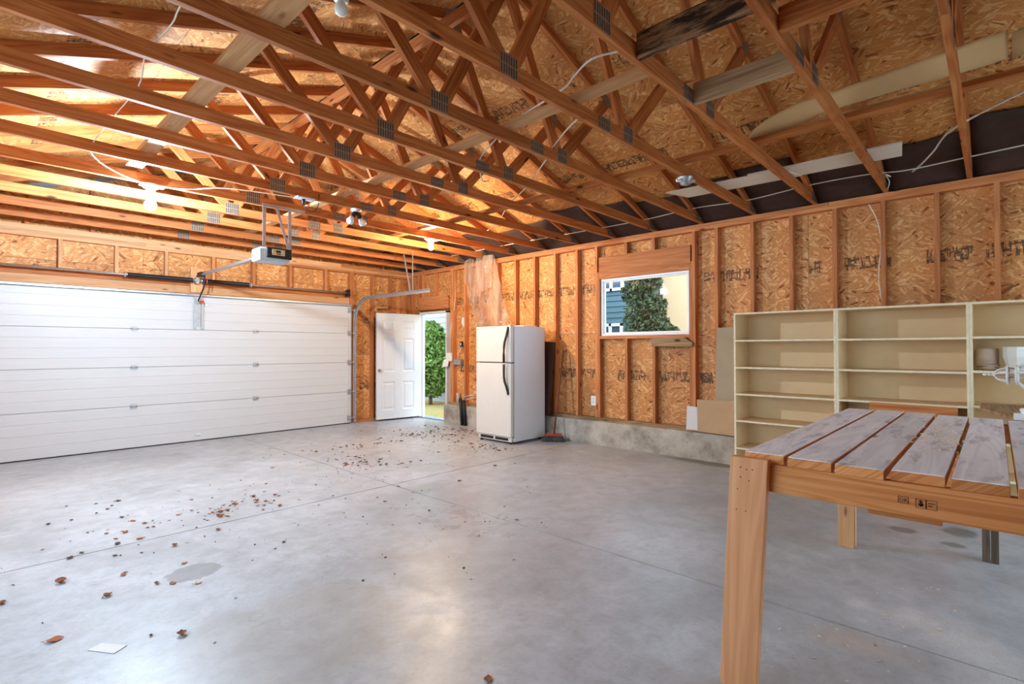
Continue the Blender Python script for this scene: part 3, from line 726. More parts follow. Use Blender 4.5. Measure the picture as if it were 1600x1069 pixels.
for k in range(36):
    z = -.1+k*.19; MB().hexa([(9.0, 5.9, z), (9.06, 5.9, z), (9.0, 16, z), (9.06, 16, z), (9.03, 5.9, z+.19), (9.06, 5.9, z+.19), (9.03, 16, z+.19), (9.06, 16, z+.19)]).build('siding_board', 'siding_blue', bh)
for (yy, zz, w, h) in ((6.68, 1.2, .95, .97), (6.64, 3.28, .95, 1.15), (9.5, 3.28, .95, 1.15)):
    mb = MB()
    for R in ((yy, zz, yy+w, zz+.09), (yy, zz+h-.09, yy+w, zz+h), (yy, zz, yy+.09, zz+h), (yy+w-.09, zz, yy+w, zz+h), (yy+w/2-.05, zz, yy+w/2+.05, zz+h)): mb.box((8.94, R[0], R[1]), (9.03, R[2], R[3]))
    f = mb.build('window', 'vinyl', bh); MB().box((8.985, yy+.05, zz+.05), (8.995, yy+w-.05, zz+h-.05)).build('pane', 'dark_glass', bh)
ch = root('cream_house', (13, 1, -.15), 'pale cream stucco house wall seen through the right of the window', 'house')
MB().box((10.0, -8, -.15), (14, 5.86, 6.2)).build('wall', 'stucco_cream', ch)
MB().box((9.8, -8.2, 6.2), (14.2, 5.86, 6.35)).build('eave', 'vinyl', ch)
def foliage(name, mat, parent, pts, size, rnd):
    mb = MB()
    for (x, y, z, s) in pts:
        n = Vector((rnd.gauss(0, 1), rnd.gauss(0, 1), rnd.gauss(.3, 1))).normalized(); a = n.orthogonal().normalized(); a = Quaternion(n, rnd.random()*6.3) @ a; b = n.cross(a)
        P = Vector((x, y, z)); l = size*s
        vs = [P-a*l, P+b*l*.42+n*l*.12, P+a*l, P-b*l*.42+n*l*.12]
        mb.add(vs, [(0, 1, 2), (0, 2, 3)], [[(0, 0)]*3]*2)
    return tag(mb.build(name, mat, parent), kind='stuff')
rnd = random.Random(4)
sb = root('conical_shrub', (2.45, 8.55, -.15), 'green leafy cedar shrub standing outside the open doorway', 'shrub')
pts = []
for i in range(5200):
    h = rnd.random(); R = .56*math.sin(PI*min(.985, h*.93+.06))**.55; a = rnd.random()*6.283; r = R*(.72+.32*rnd.random())
    pts.append((2.45+r*math.cos(a), 8.60+r*math.sin(a), .10+1.92*h+rnd.gauss(0, .02), .7+.6*rnd.random()))
foliage('foliage', 'leaf_green', sb, pts, .085, rnd)
mb = MB(); mb.lathe([(.12, 0), (.34, .25), (.42, .85), (.36, 1.35), (.06, 1.72)], (2.45, 8.60, .15), n=12); mb.build('inner_crown', 'leaf_green', sb)
mb = MB(); mb.tube([(2.45, 8.6, -.15), (2.45, 8.6, .4)], .05, 8); mb.build('stem', 'bark', sb)
tr = root('leafy_tree', (7.0, 5.0, -.15), 'dark green bushy tree standing outside the window before the houses', 'tree')
pts = []
for i in range(9000):
    cy, cz, R = rnd.choice(((5.0, 2.9, .45), (4.85, 2.2, .55), (4.6, 2.5, .45), (5.05, 3.45, .42), (4.7, 3.2, .40), (4.4, 1.95, .35), (4.05, 1.65, .33), (4.9, 1.6, .6), (4.2, 1.2, .5), (5.0, 1.0, .6)))
    v = Vector((rnd.gauss(0, 1), rnd.gauss(0, 1), rnd.gauss(0, 1))).normalized()*R*rnd.random()**.35
    pts.append((7.0+v.x, cy+v.y, cz+v.z, .6+.7*rnd.random()))
foliage('foliage', 'leaf_tree', tr, pts, .075, rnd)
mb = MB(); mb.tube([(7, 5.1, -.15), (7, 5.15, 1.2), (7, 5.0, 2.4), (7, 4.95, 3.3)], .08, 8, [.12, .09, .06, .02]); mb.tube([(7, 5.15, 1.2), (7, 4.7, 2.2)], .04, 6); mb.build('trunk', 'bark', tr)

# ================================================================== FRIDGE
fr = root('refrigerator', (-.55, 2.83, 0), 'almond top-freezer refrigerator with black handles standing by the wall', 'refrigerator')
fx0, fx1, fy0, fy1, fz = -.865, -.20, 2.485, 3.185, 1.645
MB().box((fx0, fy0, .03), (fx1, fy1, fz)).build('cabinet', 'fridge_side', fr, .008)
for (a, b, nm) in ((.10, 1.125, 'fridge_door'), (1.137, fz+.003, 'freezer_door')):
    FD = FD if nm == 'freezer_door' else {}
    FD[nm] = MB().box((fx0-.075, fy0+.002, a), (fx0-.008, fy1-.002, b)).build(nm, 'fridge_front', fr, .012)
MB().box((fx0-.02, fy0+.008, .09), (fx0, fy1-.008, fz-.01)).build('door_gasket', 'fridge_black', fr)
hx = fx0-.075
def handle(za, zb, zc, zd, nm):
    k = [(.002, .050, 0), (-.010, .050, .10), (-.028, .058, .26), (-.044, .074, .42), (-.050, .082, .58), (-.052, .084, .80), (-.050, .084, 1.0)]
    pts = [(hx+a, fy0+c, za+(zd-za)*q) for a, c, q in k]
    mb = MB(); mb.tube(pts, .017, 10); mb.build('handle', 'fridge_black', FD[nm])
handle(1.63, 1.43, 1.26, 1.14, 'freezer_door'); handle(.69, .80, .96, 1.115, 'fridge_door')
mb = MB(); mb.box((hx+.03, fy0+.02, .03), (hx+.06, fy1-.02, .095)); FD['g'] = mb.build('toe_grille', 'fridge_front', fr, .004)
for (a, b) in ((fy0+.08, fy0+.33), (fy0+.37, fy1-.07)):
    MB().box((hx+.026, a, .045), (hx+.031, b, .082)).build('grille_slot', 'fridge_black', FD['g'])
for (x, y) in ((fx0-.02, fy0+.06), (fx0-.02, fy1-.06), (fx1-.05, fy0+.06), (fx1-.05, fy1-.06)):
    mb = MB(); mb.lathe([(.022, 0), (.022, .015), (.012, .02), (.012, .035)], (x, y, 0), n=12); mb.build('foot', 'fridge_black', fr)
mb = MB(); mb.box((fx0-.07, fy0+.01, fz+.001), (fx0+.02, fy0+.06, fz+.014)); mb.build('hinge_cover', 'fridge_front', fr, .003)
mb = MB(); mb.box((-.55, 2.60, fz+.001), (-.25, 2.95, fz+.022)); tag(mb.build('flat_box', 'white_sheet', None, .003, (-.4, 2.78, fz)), 'thin pale tray lying on top of the refrigerator', 'tray')
# dark board behind fridge
mb = MB(); mb.sheet([(-.15, 2.43, .33), (-.15, 2.62, .33), (-.045, 2.62, 1.44), (-.045, 2.41, 1.42)], .016, (-1, 0, 0)); tag(mb.build('leaning_panel', 'dark_panel', None, 0, (-.1, 2.45, .33)), 'dark brown panel leaning on the wall behind the refrigerator', 'panel')
# broom
br = root('push_broom', (-.32, 2.24, 0), 'broom with grey bristles and reddish handle leaning beside the refrigerator', 'broom')
mb = MB(); mb.tube([(-.33, 2.22, .10), (-.2, 2.24, .6), (-.03, 2.27, 1.30)], .012, 8); mb.build('handle', 'handle_brown', br)
hd = Vector((.10, -.12, 0)).normalized()
mb = MB(); c0 = Vector((-.33, 2.22, 0))
mb.hexa([c0+hd*(.13 if i & 1 else -.13)*(.85 if i & 4 else 1)+Vector((-hd.y, hd.x, 0))*(.028 if i & 2 else -.028)+Vector((0, 0, .115 if i & 4 else .085)) for i in range(8)]); mb.build('head_block', 'red_plastic', br, .006)
mb = MB()
for i in range(15):
    for j in range(3):
        q = c0+hd*(-.12+.24*i/14)+Vector((-hd.y, hd.x, 0))*(-.02+.02*j); e = c0+hd*(-.16+.32*i/14)+Vector((-hd.y, hd.x, 0))*(-.035+.035*j)
        mb.tube([q+Vector((0, 0, .088)), e+Vector((0, 0, .003))], .0085, 5)
mb.build('bristles', 'bristle', br)

# plastic vapour barrier hanging over the fridge
mb = MB()
def drape(u, v):
    z = 2.86-1.16*v
    yl = 4.40-.28*max(0, v-.33)-.10*v*(v > .33); yr = 3.66-.42*v
    if v < .33: yl = 4.42-.02*v
    y = yl+(yr-yl)*u
    q = Vector((u*3.2+v*.9, v*1.5, 3.3)); n1 = mn.noise(q); n2 = mn.noise(Vector((u*9+v*2, v*4, 7.7))); n3 = abs(mn.noise(Vector((u*6-v*3, v*5+u*2, 1.1))))
    x = -.045-.05*v+(.09*n1+.035*n2-.06*n3)*(.35+.65*v)-.04*math.sin(u*PI)*(.3+.5*v)
    x = min(x, -.012)
    return (x-.02, y, z+.035*math.sin(u*9)*(v < .08))
mb.grid(drape, 60, 50)
tag(mb.build('plastic_sheet', 'poly_sheet', None, 0, (-.05, 4, 2.85)), 'wrinkled translucent plastic sheeting hanging from wall top behind the refrigerator', 'plastic sheet')
mb = MB(); mb.grid(lambda u, v: (-.16-.05*mn.noise(Vector((u*4, v*4, .5)))-.03*v, 4.02-.38*u-.10*v*(1-u), 2.88-.62*v*(1-.12*u)), 14, 14)
tag(mb.build('plastic_sheet', 'poly_sheet', None, 0, (-.1, 3.8, 2.85)), 'loose fold of plastic sheeting doubled over the hanging sheet', 'plastic sheet')

# electrics by the doorway
eb = root('junction_box', (-.02, 4.74, 1.12), 'grey wrapped electrical box with hanging wires between studs beside the open doorway', 'electrical box')
MB().box((.0, 4.60, 1.04), (.075, 4.79, 1.14)).build('box_body', 'galvanized', eb, .004)
MB().box((-.06, 4.80, 1.10), (.0, 4.93, 1.26)).build('white_cover', 'white_sheet', eb, .02)
mb = MB(); mb.grid(lambda u, v: (-.06-.03*math.sin(u*4)-.02*v, 5.0-.14*u+.03*v, 1.12-.14*v+.03*u), 6, 6); mb.build('paper_flap', 'white_sheet', eb)
mb = MB(); mb.tube([(.02, 4.70, 1.14), (.0, 4.66, 1.25), (.03, 4.60, 1.36), (.05, 4.56, 1.42)], .006); mb.tube([(-.03, 4.85, 1.26), (.0, 4.88, 1.6), (.02, 4.77, 2.2), (.03, 4.78, 2.75)], .006); mb.build('cable', 'white_cable', eb)
sw = root('light_switch', (.0, 4.54, 1.40), 'black switch box on a stud right of the doorway', 'switch')
MB().box((-.03, 4.525, 1.36), (-.001, 4.59, 1.46)).build('box_body', 'black_plastic', sw, .003); MB().box((-.036, 4.545, 1.385), (-.03, 4.57, 1.435)).build('toggle_plate', 'white_paint', sw)
mb = MB(); mb.sheet([(.08, 4.64, 1.90), (.08, 4.56, 1.88), (.08, 4.57, 1.70), (.08, 4.62, 1.74), (.08, 4.66, 1.80)], .004, (-1, 0, 0)); tag(mb.build('paper_scrap', 'white_sheet', None, 0, (.08, 4.6, 1.8)), 'torn white paper label stuck on sheathing right of the doorway', 'paper')
mb = MB(); mb.lathe([(.034, 0), (.034, .16), (.03, .165), (.03, .17)], (.03, 4.70, CURB+.038), n=16); tag(mb.build('can', 'pot_clay', None, 0, (.03, 4.70, CURB+.038)), 'small pale can standing on sill plate right of the doorway', 'can')
bp = root('black_conduit', (-.145, 4.36, 0), 'two black conduit pipes rising from floor against the curb by the doorway', 'pipe')
mb = MB(); mb.tube([(-.155, 4.38, .0), (-.155, 4.43, .47)], .03, 10); mb.build('pipe', 'black_plastic', bp)
mb = MB(); mb.tube([(-.155, 4.30, .0), (-.155, 4.345, .44)], .03, 10); mb.build('pipe', 'black_plastic', bp)
mb = MB(); mb.tube([(-.155, 4.345, .43), (-.14, 4.32, .50), (-.10, 4.22, .53), (-.02, 4.12, .50)], .011); mb.tube([(-.155, 4.345, .43), (-.13, 4.27, .46), (-.02, 4.16, .46)], .009); mb.build('cable', 'galvanized', bp)
ot = root('wall_outlet', (.02, 1.78, .59), 'white electrical outlet on a grey box between studs left of the window', 'outlet')
MB().box((.0, 1.725, .52), (.06, 1.80, .66)).build('outlet_box', 'galvanized', ot); MB().box((-.006, 1.722, .525), (.0, 1.802, .655)).build('cover_plate', 'vinyl', ot, .002)
for z in (.56, .605): MB().box((-.009, 1.744, z), (-.006, 1.78, z+.032)).build('receptacle', 'white_paint', ot)

# cardboard leaning left of the shelf
mb = MB(); mb.sheet([(-.13, -.30, .345), (-.13, .0, .345), (-.03, .0, 1.57), (-.03, -.30, 1.57)], .006, (-1, 0, 0)); tag(mb.build('cardboard_sheet', 'cardboard_grey', None, 0, (-.1, -.1, .345)), 'tall grey-brown cardboard sheet leaning on studs left of the shelves', 'cardboard')
mb = MB(); mb.sheet([(-.15, -.28, .335), (-.15, .19, .345), (-.13, .205, .72), (-.12, .0, .72), (-.12, -.28, .74)], .005, (-1, 0, 0)); tag(mb.build('cardboard_sheet', 'cardboard', None, 0, (-.14, 0, .335)), 'short brown cardboard piece leaning in front of the tall one', 'cardboard')
mb = MB(); mb.sheet([(-.13, .18, .352), (-.13, .34, .352), (-.09, .345, .63), (-.09, .19, .625)], .006, (-1, 0, 0)); tag(mb.build('white_card', 'paper_white', None, 0, (-.12, .26, .352)), 'small white panel leaning on the curb beside brown cardboard', 'panel')

# ================================================================== SHELVING
sx0, sx1 = -.53, -.125
def shelf_unit(y1, y0, zb, zts, label, first):
    r = root('shelf_unit', (-.33, (y0+y1)/2, 0), label, 'shelf unit', 'cream shelf units along the window wall')
    T = .018
    MB().box((sx0, y1-T, 0.0), (sx1, y1, zb)).build('side_panel', 'shelf_paint', r, .001)
    MB().box((sx0, y0, 0.0), (sx1, y0+T, zb)).build('side_panel', 'shelf_paint', r, .001)
    MB().box((sx1-.008, y0+T, .05), (sx1, y1-T, zb-.002)).build('back_panel', 'shelf_paint', r)
    for z in zts:
        MB().box((sx0+.001, y0+T, z-T), (sx1-.009, y1-T, z)).build('shelf', 'shelf_paint', r, .001)
        MB().box((sx0-.0015, y0+T, z-T), (sx0+.001, y1-T, z)).build('edge_strip', 'shelf_edge', r)
    for y in (y1-T, y0): MB().box((sx0-.0015, y, .0), (sx0, y+T, zb)).build('edge_strip', 'shelf_edge', r)
    MB().box((sx0, y0+T, .002), (sx0+.02, y1-T, .075)).build('kick_board', 'shelf_paint', r)
    return r
zz = [.095, .285, .572, .852, 1.132, 1.415, 1.700]
shelf_unit(-.372, -1.306, 1.70, zz, 'cream painted open shelf unit, left one beside the cardboard, shelves empty', True)
shelf_unit(-1.307, -2.243, 1.70, zz, 'cream painted open shelf unit in the middle, behind the plank table, shelves empty', False)
shelf_unit(-2.244, -3.18, 1.70, [.095, .285, .572, .862, 1.144, 1.42, 1.700], 'cream painted open shelf unit at right, holding pots', False)
mb = MB(); mb.sheet([(-.60, -1.57, .004), (-.60, -2.17, .004), (-.56, -2.17, .835), (-.56, -1.57, .845)], .018, (-1, 0, 0)); tag(mb.build('plywood_offcut', 'lumber', None, .001, (-.58, -1.85, 0)), 'wood board leaning upright against middle shelves behind the plank table', 'board')
# pots
pt = root('plant_pot', (-.33, -2.345, 1.145), 'upturned clay-beige pot standing on a saucer stack on right shelf', 'pot')
mb = MB(); mb.lathe([(.05, .045), (.074, .05), (.074, .17), (.066, .178), (.0, .178)], (-.33, -2.345, 1.145), n=24); mb.build('pot_body', 'pot_clay', pt)
mb = MB(); mb.lathe([(.05, 0.001), (.068, .012), (.072, .022), (.05, .024), (.070, .032), (.076, .044), (.05, .046)], (-.33, -2.352, 1.145), n=24); mb.build('saucer', 'pot_clay', pt)
pt = root('plant_pot', (-.40, -2.505, 1.145), 'white faceted pot on right shelf behind the white lantern', 'pot')
mb = MB(); mb.lathe([(.052, 0.001), (.066, .06), (.08, .11), (.08, .19), (.072, .19), (.070, .115), (.05, .02), (.0, .02)], (-.40, -2.52, 1.145), n=8)
o = mb.build('pot_body', 'pot_white', pt)
for f in o.data.polygons: f.use_smooth = False
# worktop on the right shelf
wt = root('worktop_bench', (-1.2, -2.8, 0), 'rough plywood worktop on dark posts in front of right shelf unit', 'bench')
mb = MB(); mb.sheet([(-.545, -2.31, .864), (-.95, -2.31, .864), (-1.69, -2.52, .864), (-1.80, -2.56, .864), (-1.80, -3.3, .864), (-.545, -3.3, .864)][::-1], .02, (0, 0, 1)); mb.build('plywood_top', 'weathered', wt)
mb = MB(); mb.box((-1.79, -3.3, .77), (-1.75, -2.33, .86)); mb.build('rail', 'dark_post', wt, .002)
for y in (-2.362, -2.402): MB().box((-1.785, y, .0), (-1.74, y+.037, .77)).build('post', 'dark_post', wt, .002)
MB().box((-1.785, -3.28, 0), (-1.74, -3.24, .77)).build('post', 'dark_post', wt, .002)
# white lantern lying on the worktop
ln = root('wall_lantern', (-1.62, -2.55, .885), 'white ornate coach lantern lying sideways on the right worktop', 'lantern')
lo = Vector((-1.68, -2.335, 1.158)); ax = Vector((-.10, -1, .01)).normalized()
mb = MB(); mb.lathe([(0, 0), (.005, .004), (.008, .014), (.006, .024), (.004, .028), (.011, .034), (.011, .038), (.005, .042), (.008, .05), (.014, .058), (.014, .062)], lo, ax, 14); mb.build('finial', 'lantern_white', ln)
mb = MB()
for k in range(6):
    a = 2*PI*k/6; e1 = ax.orthogonal().normalized(); e2 = ax.cross(e1); e = e1*math.cos(a)+e2*math.sin(a)
    mb.tube([lo+ax*.06+e*.012, lo+ax*.07+e*.03, lo+ax*.085+e*.038, lo+ax*.105+e*.043, lo+ax*.115+e*.056], .0045, 6)
mb.build('crown_ribs', 'lantern_white', ln)
mb = MB(); mb.lathe([(.046, .112), (.06, .115), (.06, .122), (.048, .124)], lo, ax, 24); mb.build('crown_ring', 'lantern_white', ln)
mb = MB()
for k in range(4):
    a = 2*PI*k/4+.4; e1 = ax.orthogonal().normalized(); e2 = ax.cross(e1); e = e1*math.cos(a)+e2*math.sin(a); mb.tube([lo+ax*.12+e*.045, lo+ax*.155+e*.04], .006, 6)
mb.build('crown_posts', 'lantern_white', ln)
mb = MB(); mb.lathe([(.045, .152), (.062, .156), (.064, .163), (.05, .168)], lo, ax, 24); mb.build('collar', 'lantern_white', ln)
mb = MB()
for k in range(6):
    a = 2*PI*k/6; e1 = ax.orthogonal().normalized(); e2 = ax.cross(e1); e = e1*math.cos(a)+e2*math.sin(a)
    mb.tube([lo+ax*.165+e*.055, lo+ax*.185+e*.082, lo+ax*.26+e*.095, lo+ax*.36+e*.06], .006, 6)
mb.build('cage_bars', 'lantern_white', ln)
mb = MB(); mb.lathe([(.045, .17), (.068, .19), (.08, .26), (.05, .355)], lo, ax, 6); mb.build('glass', 'clear_glass', ln)
mb = MB(); mb.lathe([(.06, .355), (.065, .365), (.02, .40), (.02, .43)], lo, ax, 20); mb.build('base_cup', 'lantern_white', ln)
mb = MB(); q = lo+ax*.42; mb.tube([q, q+Vector((0, -.06, -.04)), (-1.70, -2.78, 1.0), (-1.70, -2.68, .92), (-1.70, -2.60, .915)], .011, 8); mb.build('arm', 'lantern_white', ln)
mb = MB(); mb.box((-1.75, -2.62, .886), (-1.66, -2.475, .925)); mb.lathe([(.008, 0), (.008, .012), (.014, .02), (.012, .03), (0, .036)], (-1.70, -2.515, .924), n=12); mb.build('back_plate', 'lantern_white', ln, .004)

# ================================================================== PLANK TABLE
tb = root('plank_table', (-3.0, -2.3, 0), 'rough work table of grey planks on pale wooden legs in right foreground', 'table')
pls = [(-1.670, -1.812), (-1.828, -1.970), (-1.983, -2.124), (-2.140, -2.280), (-2.294, -2.428), (-2.444, -2.584), (-2.60, -2.74), (-2.756, -2.896)]
for i, (a, b) in enumerate(pls):
    xf = (-2.03, -2.01, -2.03, -2.08, -2.10, -2.13, -2.12, -2.10)[i]
    xn = -4.012-.012*(i % 3)
    pk = MB().box((xn, b, .886), (xf, a, .9185)).build('plank', 'apron_wood', tb, .002)
    MB().box((xn+.002, b+.002, .9187), (xf-.002, a-.002, .922)).build('pale_top', 'grey_plank', pk)  # thin pale bluish-grey layer over the brown plank
MB().box((-4.025, -2.95, .780), (-3.987, -1.735, .8855)).build('front_apron', 'apron_wood', tb, .003)
MB().box((-2.14, -2.9, .795), (-2.102, -1.69, .8855)).build('back_apron', 'apron_wood', tb, .003)
MB().box((-3.985, -1.735, .795), (-2.143, -1.697, .8855)).build('side_apron', 'apron_wood', tb, .003)
def leg(c_bot, c_top, wy, wx, mat='leg_wood'):
    mb = MB(); B, Tt = Vector(c_bot), Vector(c_top)
    mb.hexa([(Tt if i & 4 else B)+Vector((wx/2 if i & 1 else -wx/2, wy/2 if i & 2 else -wy/2, 0)) for i in range(8)]); return mb.build('leg', mat, tb, .003)
leg((-4.046, -1.653, 0), (-4.046, -1.703, .905), .138, .036)
leg((-2.075, -1.655, 0), (-2.075, -1.665, .88), .085, .040, 'lumber_pale'); leg((-2.034, -1.665, 0), (-2.034, -1.672, .88), .078, .038)
MB().box((-3.986, -2.27, .755), (-3.95, -2.07, .86)).build('scab_block', 'apron_wood', tb, .004)
leg((-4.046, -2.96, 0), (-4.046, -2.90, .905), .138, .036)
leg((-2.05, -2.86, 0), (-2.05, -2.86, .88), .085, .040)
mb = MB()      # nail holes on the near leg
for (y, z) in ((-1.672, .866), (-1.694, .860), (-1.716, .862), (-1.672, .828), (-1.703, .818), (-1.66, .78), (-1.655, .70), (-1.69, .70)):
    mb.lathe([(.0026, 0), (.0, .0006)], (-4.0641, y, z), (-1, 0, 0), 8)
mb.build('nail_holes', 'ink', tb)
# grading stamp: OK and a two-cell box
def text(s, loc, size, parent, axis='-x', name='stamp_text', mat='ink'):
    cu = bpy.data.curves.new(name, 'FONT'); cu.body = s; cu.size = size; cu.extrude = .0003; cu.resolution_u = 2
    o = bpy.data.objects.new(name, cu); C.objects.link(o); bpy.context.view_layer.update()
    me = bpy.data.meshes.new_from_object(o.evaluated_get(bpy.context.evaluated_depsgraph_get())); bpy.data.objects.remove(o)
    for v in me.vertices:
        x, y, z = v.co; v.co = Vector(loc)+Vector((-z, -x, y))-Vector(parent['_w'])
    me.materials.clear(); me.materials.append(M[mat]); q = bpy.data.objects.new(name, me); C.objects.link(q); q.parent = parent; return q
xs = -4.0258
def frame(mb, y0, z0, y1, z1, w=.0012):
    for (a, b, c, d) in ((y0, z0, y1, z0+w), (y0, z1-w, y1, z1), (y0, z0, y0+w, z1), (y1-w, z0, y1, z1)): mb.box((xs-.0004, a, b), (xs+.0005, c, d))
mb = MB(); frame(mb, -2.188, .820, -2.160, .842); frame(mb, -2.232, .812, -2.206, .842); frame(mb, -2.260, .812, -2.233, .842)
mb.build('stamp_frame', 'ink', tb)
text('OK', (xs, -2.1625, .825), .0165, tb)
mb = MB(); mb.lathe([(.0005, .0), (.006, .0001), (.0066, .0004)], (xs, -2.219, .824), (-1, 0, 0), 12); mb.box((xs-.0005, -2.2215, .828), (xs+.0003, -2.2165, .838)); mb.box((xs-.0005, -2.2255, .833), (xs+.0003, -2.2125, .8355)); mb.build('stamp_mark', 'ink', tb)
mb = MB()
for (z, n) in ((.830, 7), (.822, 4)):
    for k in range(n): mb.box((xs-.0005, -2.238-.0027*k-.0018, z), (xs+.0003, -2.238-.0027*k, z+.0035))
mb.build('stamp_print', 'ink', tb)
# shavings on the table
mb = MB()
for i in range(150):
    y = -2.21+rnd.gauss(0, .05); x = -3.05+rnd.gauss(0, .28); s = .004+.01*rnd.random(); a = rnd.random()*6.28
    d = Vector((math.cos(a), math.sin(a), 0))*s; n = Vector((-d.y, d.x, 0))*.35; P = Vector((x, y, .9225+.002*rnd.random()))
    mb.add([P-d, P+n+Vector((0, 0, .004)), P+d, P-n], [(0, 1, 2), (0, 2, 3)], [[(0, 0)]*3]*2)
tag(mb.build('wood_shavings', 'shaving', None, 0, (-3.05, -2.2, .9225)), 'pale wood shavings scattered on the plank tabletop', 'shavings', None, 'stuff')
mb = MB()
for i in range(90):
    cx, cy = rnd.choice(((-2.93, -1.9), (-3.35, -1.9), (-3.4, -2.0), (-3.0, -2.2), (-3.6, -1.75), (-2.6, -2.1)))
    y = cy+rnd.gauss(0, .12); x = cx+rnd.gauss(0, .12); s = .003+.012*rnd.random()**2; a = rnd.random()*6.28
    d = Vector((math.cos(a), math.sin(a), 0))*s; n = Vector((-d.y, d.x, 0))*.4; P = Vector((x, y, .001))
    mb.add([P-d, P+n+Vector((0, 0, .004)), P+d, P-n], [(0, 1, 2), (0, 2, 3)], [[(0, 0)]*3]*2)
tag(mb.build('wood_shavings', 'shaving', None, 0, (-3, -2, 0)), 'pale wood shavings scattered on concrete under the plank table', 'shavings', None, 'stuff')

# ================================================================== THINGS STORED IN THE TRUSSES
def ribbon(B, T, n, m, bulge, name, label):
    B = [Vector(p) for p in B]; T = [Vector(p) for p in T]
    def at(Pl, u):
        q = u*(len(Pl)-1); i = min(int(q), len(Pl)-2); return Pl[i].lerp(Pl[i+1], q-i)
    def fn(u, v):
        p = at(B, u).lerp(at(T, u), v); k = math.sin(v*PI)*bulge*min(1, u*5); return p+Vector((.75*k, 0, -.65*k))
    mb = MB(); mb.grid(fn, n, m); o = mb.build(name, 'curl_paper', None, 0, B[len(B)//2]); o.modifiers.new('s', 'SOLIDIFY').thickness = .004
    for f in o.data.polygons: f.use_smooth = True
    return tag(o, label, 'cardboard')
DZ = Vector((0, 0, .022))
UZ = .03
ub = [(-1.84, -.95, 2.972), (-1.85, -1.18, 2.972), (-1.896, -1.42, 2.988), (-1.917, -1.53, 2.999), (-1.922, -1.74, 3.002), (-1.922, -1.935, 3.002), (-1.915, -2.18, 3.0), (-1.915, -2.37, 3.0), (-1.93, -2.47, 3.005)]
ut = [(-1.85, -.951, 2.976), (-1.94, -1.046, 3.015), (-1.998, -1.19, 3.044), (-2.03, -1.37, 3.062), (-2.035, -1.59, 3.064), (-2.06, -1.885, 3.078), (-2.078, -2.204, 3.088), (-2.094, -2.375, 3.097), (-2.096, -2.469, 3.098)]
ub = [(a, b, c+UZ*min(1, i/3)) for i, (a, b, c) in enumerate(ub)]; ut = [(a, b, c+UZ*min(1, i/3)) for i, (a, b, c) in enumerate(ut)]
ribbon(ub, ut, 34, 12, .06, 'curled_cardboard', 'large tan sheet of curled cardboard lying up in the trusses')
ribbon([(-1.79, -1.176, 2.973), (-1.803, -1.503, 2.973), (-1.813, -1.92, 2.973), (-1.81, -2.19, 2.973), (-1.82, -2.41, 2.973)], [(-1.845, -1.17, 2.975), (-1.90, -1.506, 2.988), (-1.895, -1.93, 2.988), (-1.895, -2.17, 2.988), (-1.885, -2.41, 2.978)], 24, 7, .02, 'curled_cardboard', 'narrow tan strip of curled cardboard lying below the large sheet')
for i in range(4):
    y0 = -2.485-.024*i; dz = .01*i
    mb = MB(); mb.grid(lambda u, v: (-1.955-.15*v, y0-.5*u, 3.02+dz+.08*v), 4, 4); o = mb.build('cardboard_sheet', 'curl_paper', None, 0, (-2.0, y0-.25, 3.02+dz)); o.modifiers.new('s', 'SOLIDIFY').thickness = .004
    tag(o, 'tan cardboard sheet of the small stack behind the large curled sheet', 'cardboard', 'stacked cardboard sheets in the trusses')
mb = MB(); mb.sheet([(-1.17, .07, ZC+.001), (-.86, -.03, ZC+.001), (-.80, -1.1, ZC+.001), (-1.10, -1.0, ZC+.001)][::-1], .012, (0, 0, 1)); tag(mb.build('drywall_strip', 'drywall', None, 0, (-1, -.5, ZC)), 'white drywall strip lying on truss chords near the bare lamp fitting', 'drywall')
mb = MB(); mb.sheet([(-1.12, -.72, ZC+.0145), (-.80, -.70, ZC+.0145), (-.735, -1.84, ZC+.0145), (-1.09, -1.88, ZC+.0145)][::-1], .012, (0, 0, 1)); tag(mb.build('drywall_strip', 'drywall', None, 0, (-1, -1.3, ZC)), 'white drywall strip lying on truss chords below the curled cardboard', 'drywall')

# cables
def cable(pts, r, label, sag=0):
    P = [Vector(p) for p in pts]; out = []
    for i in range(len(P)-1):
        p0, p1, p2, p3 = P[max(i-1, 0)], P[i], P[i+1], P[min(i+2, len(P)-1)]
        for k in range(5):
            q = k/5; out.append(.5*((2*p1)+(p2-p0)*q+(2*p0-5*p1+4*p2-p3)*q*q+(3*p1-p0-3*p2+p3)*q**3))
    out.append(P[-1]); mb = MB(); mb.tube(out, r, 6)
    return tag(mb.build('cable', 'white_cable', None, 0, P[0]), label, 'cable')
cable([(-.3, 4.6, 2.94), (-.3, 3.2, 2.95), (-.3, 1.97, 2.94), (-.3, .85, 2.935), (-.3, .14, 2.96), (-.3, -.43, 2.935), (-.3, -1.05, 2.97), (-.3, -1.52, 2.965), (-.3, -1.82, 2.935), (-.3, -2.18, 2.945), (-.3, -2.9, 2.97)], .006, 'thin white cable running along the brown eave above the window wall')
cable([(-.23, -1.66, 2.95), (-.10, -1.73, 2.945), (-.17, -1.86, 2.95), (-.61, -2.03, 2.955), (-1.04, -2.18, 2.975), (-1.46, -2.55, 2.98), (-1.6, -2.8, 2.98)], .008, 'thick white cable crossing the nearest truss bays from the eave')
cable([(-3.2, -.35, 2.95), (-3.12, -.16, 2.945), (-2.92, .15, 2.94), (-2.76, .34, 2.945), (-2.48, .73, 2.94), (-2.27, 1.02, 2.945), (-2.03, 1.36, 2.975), (-1.86, 1.64, 2.985), (-1.66, 1.92, 2.97), (-1.38, 2.31, 2.94), (-1.2, 2.7, 2.94)], .006, 'white cable slanting across the truss chords toward the fridge')
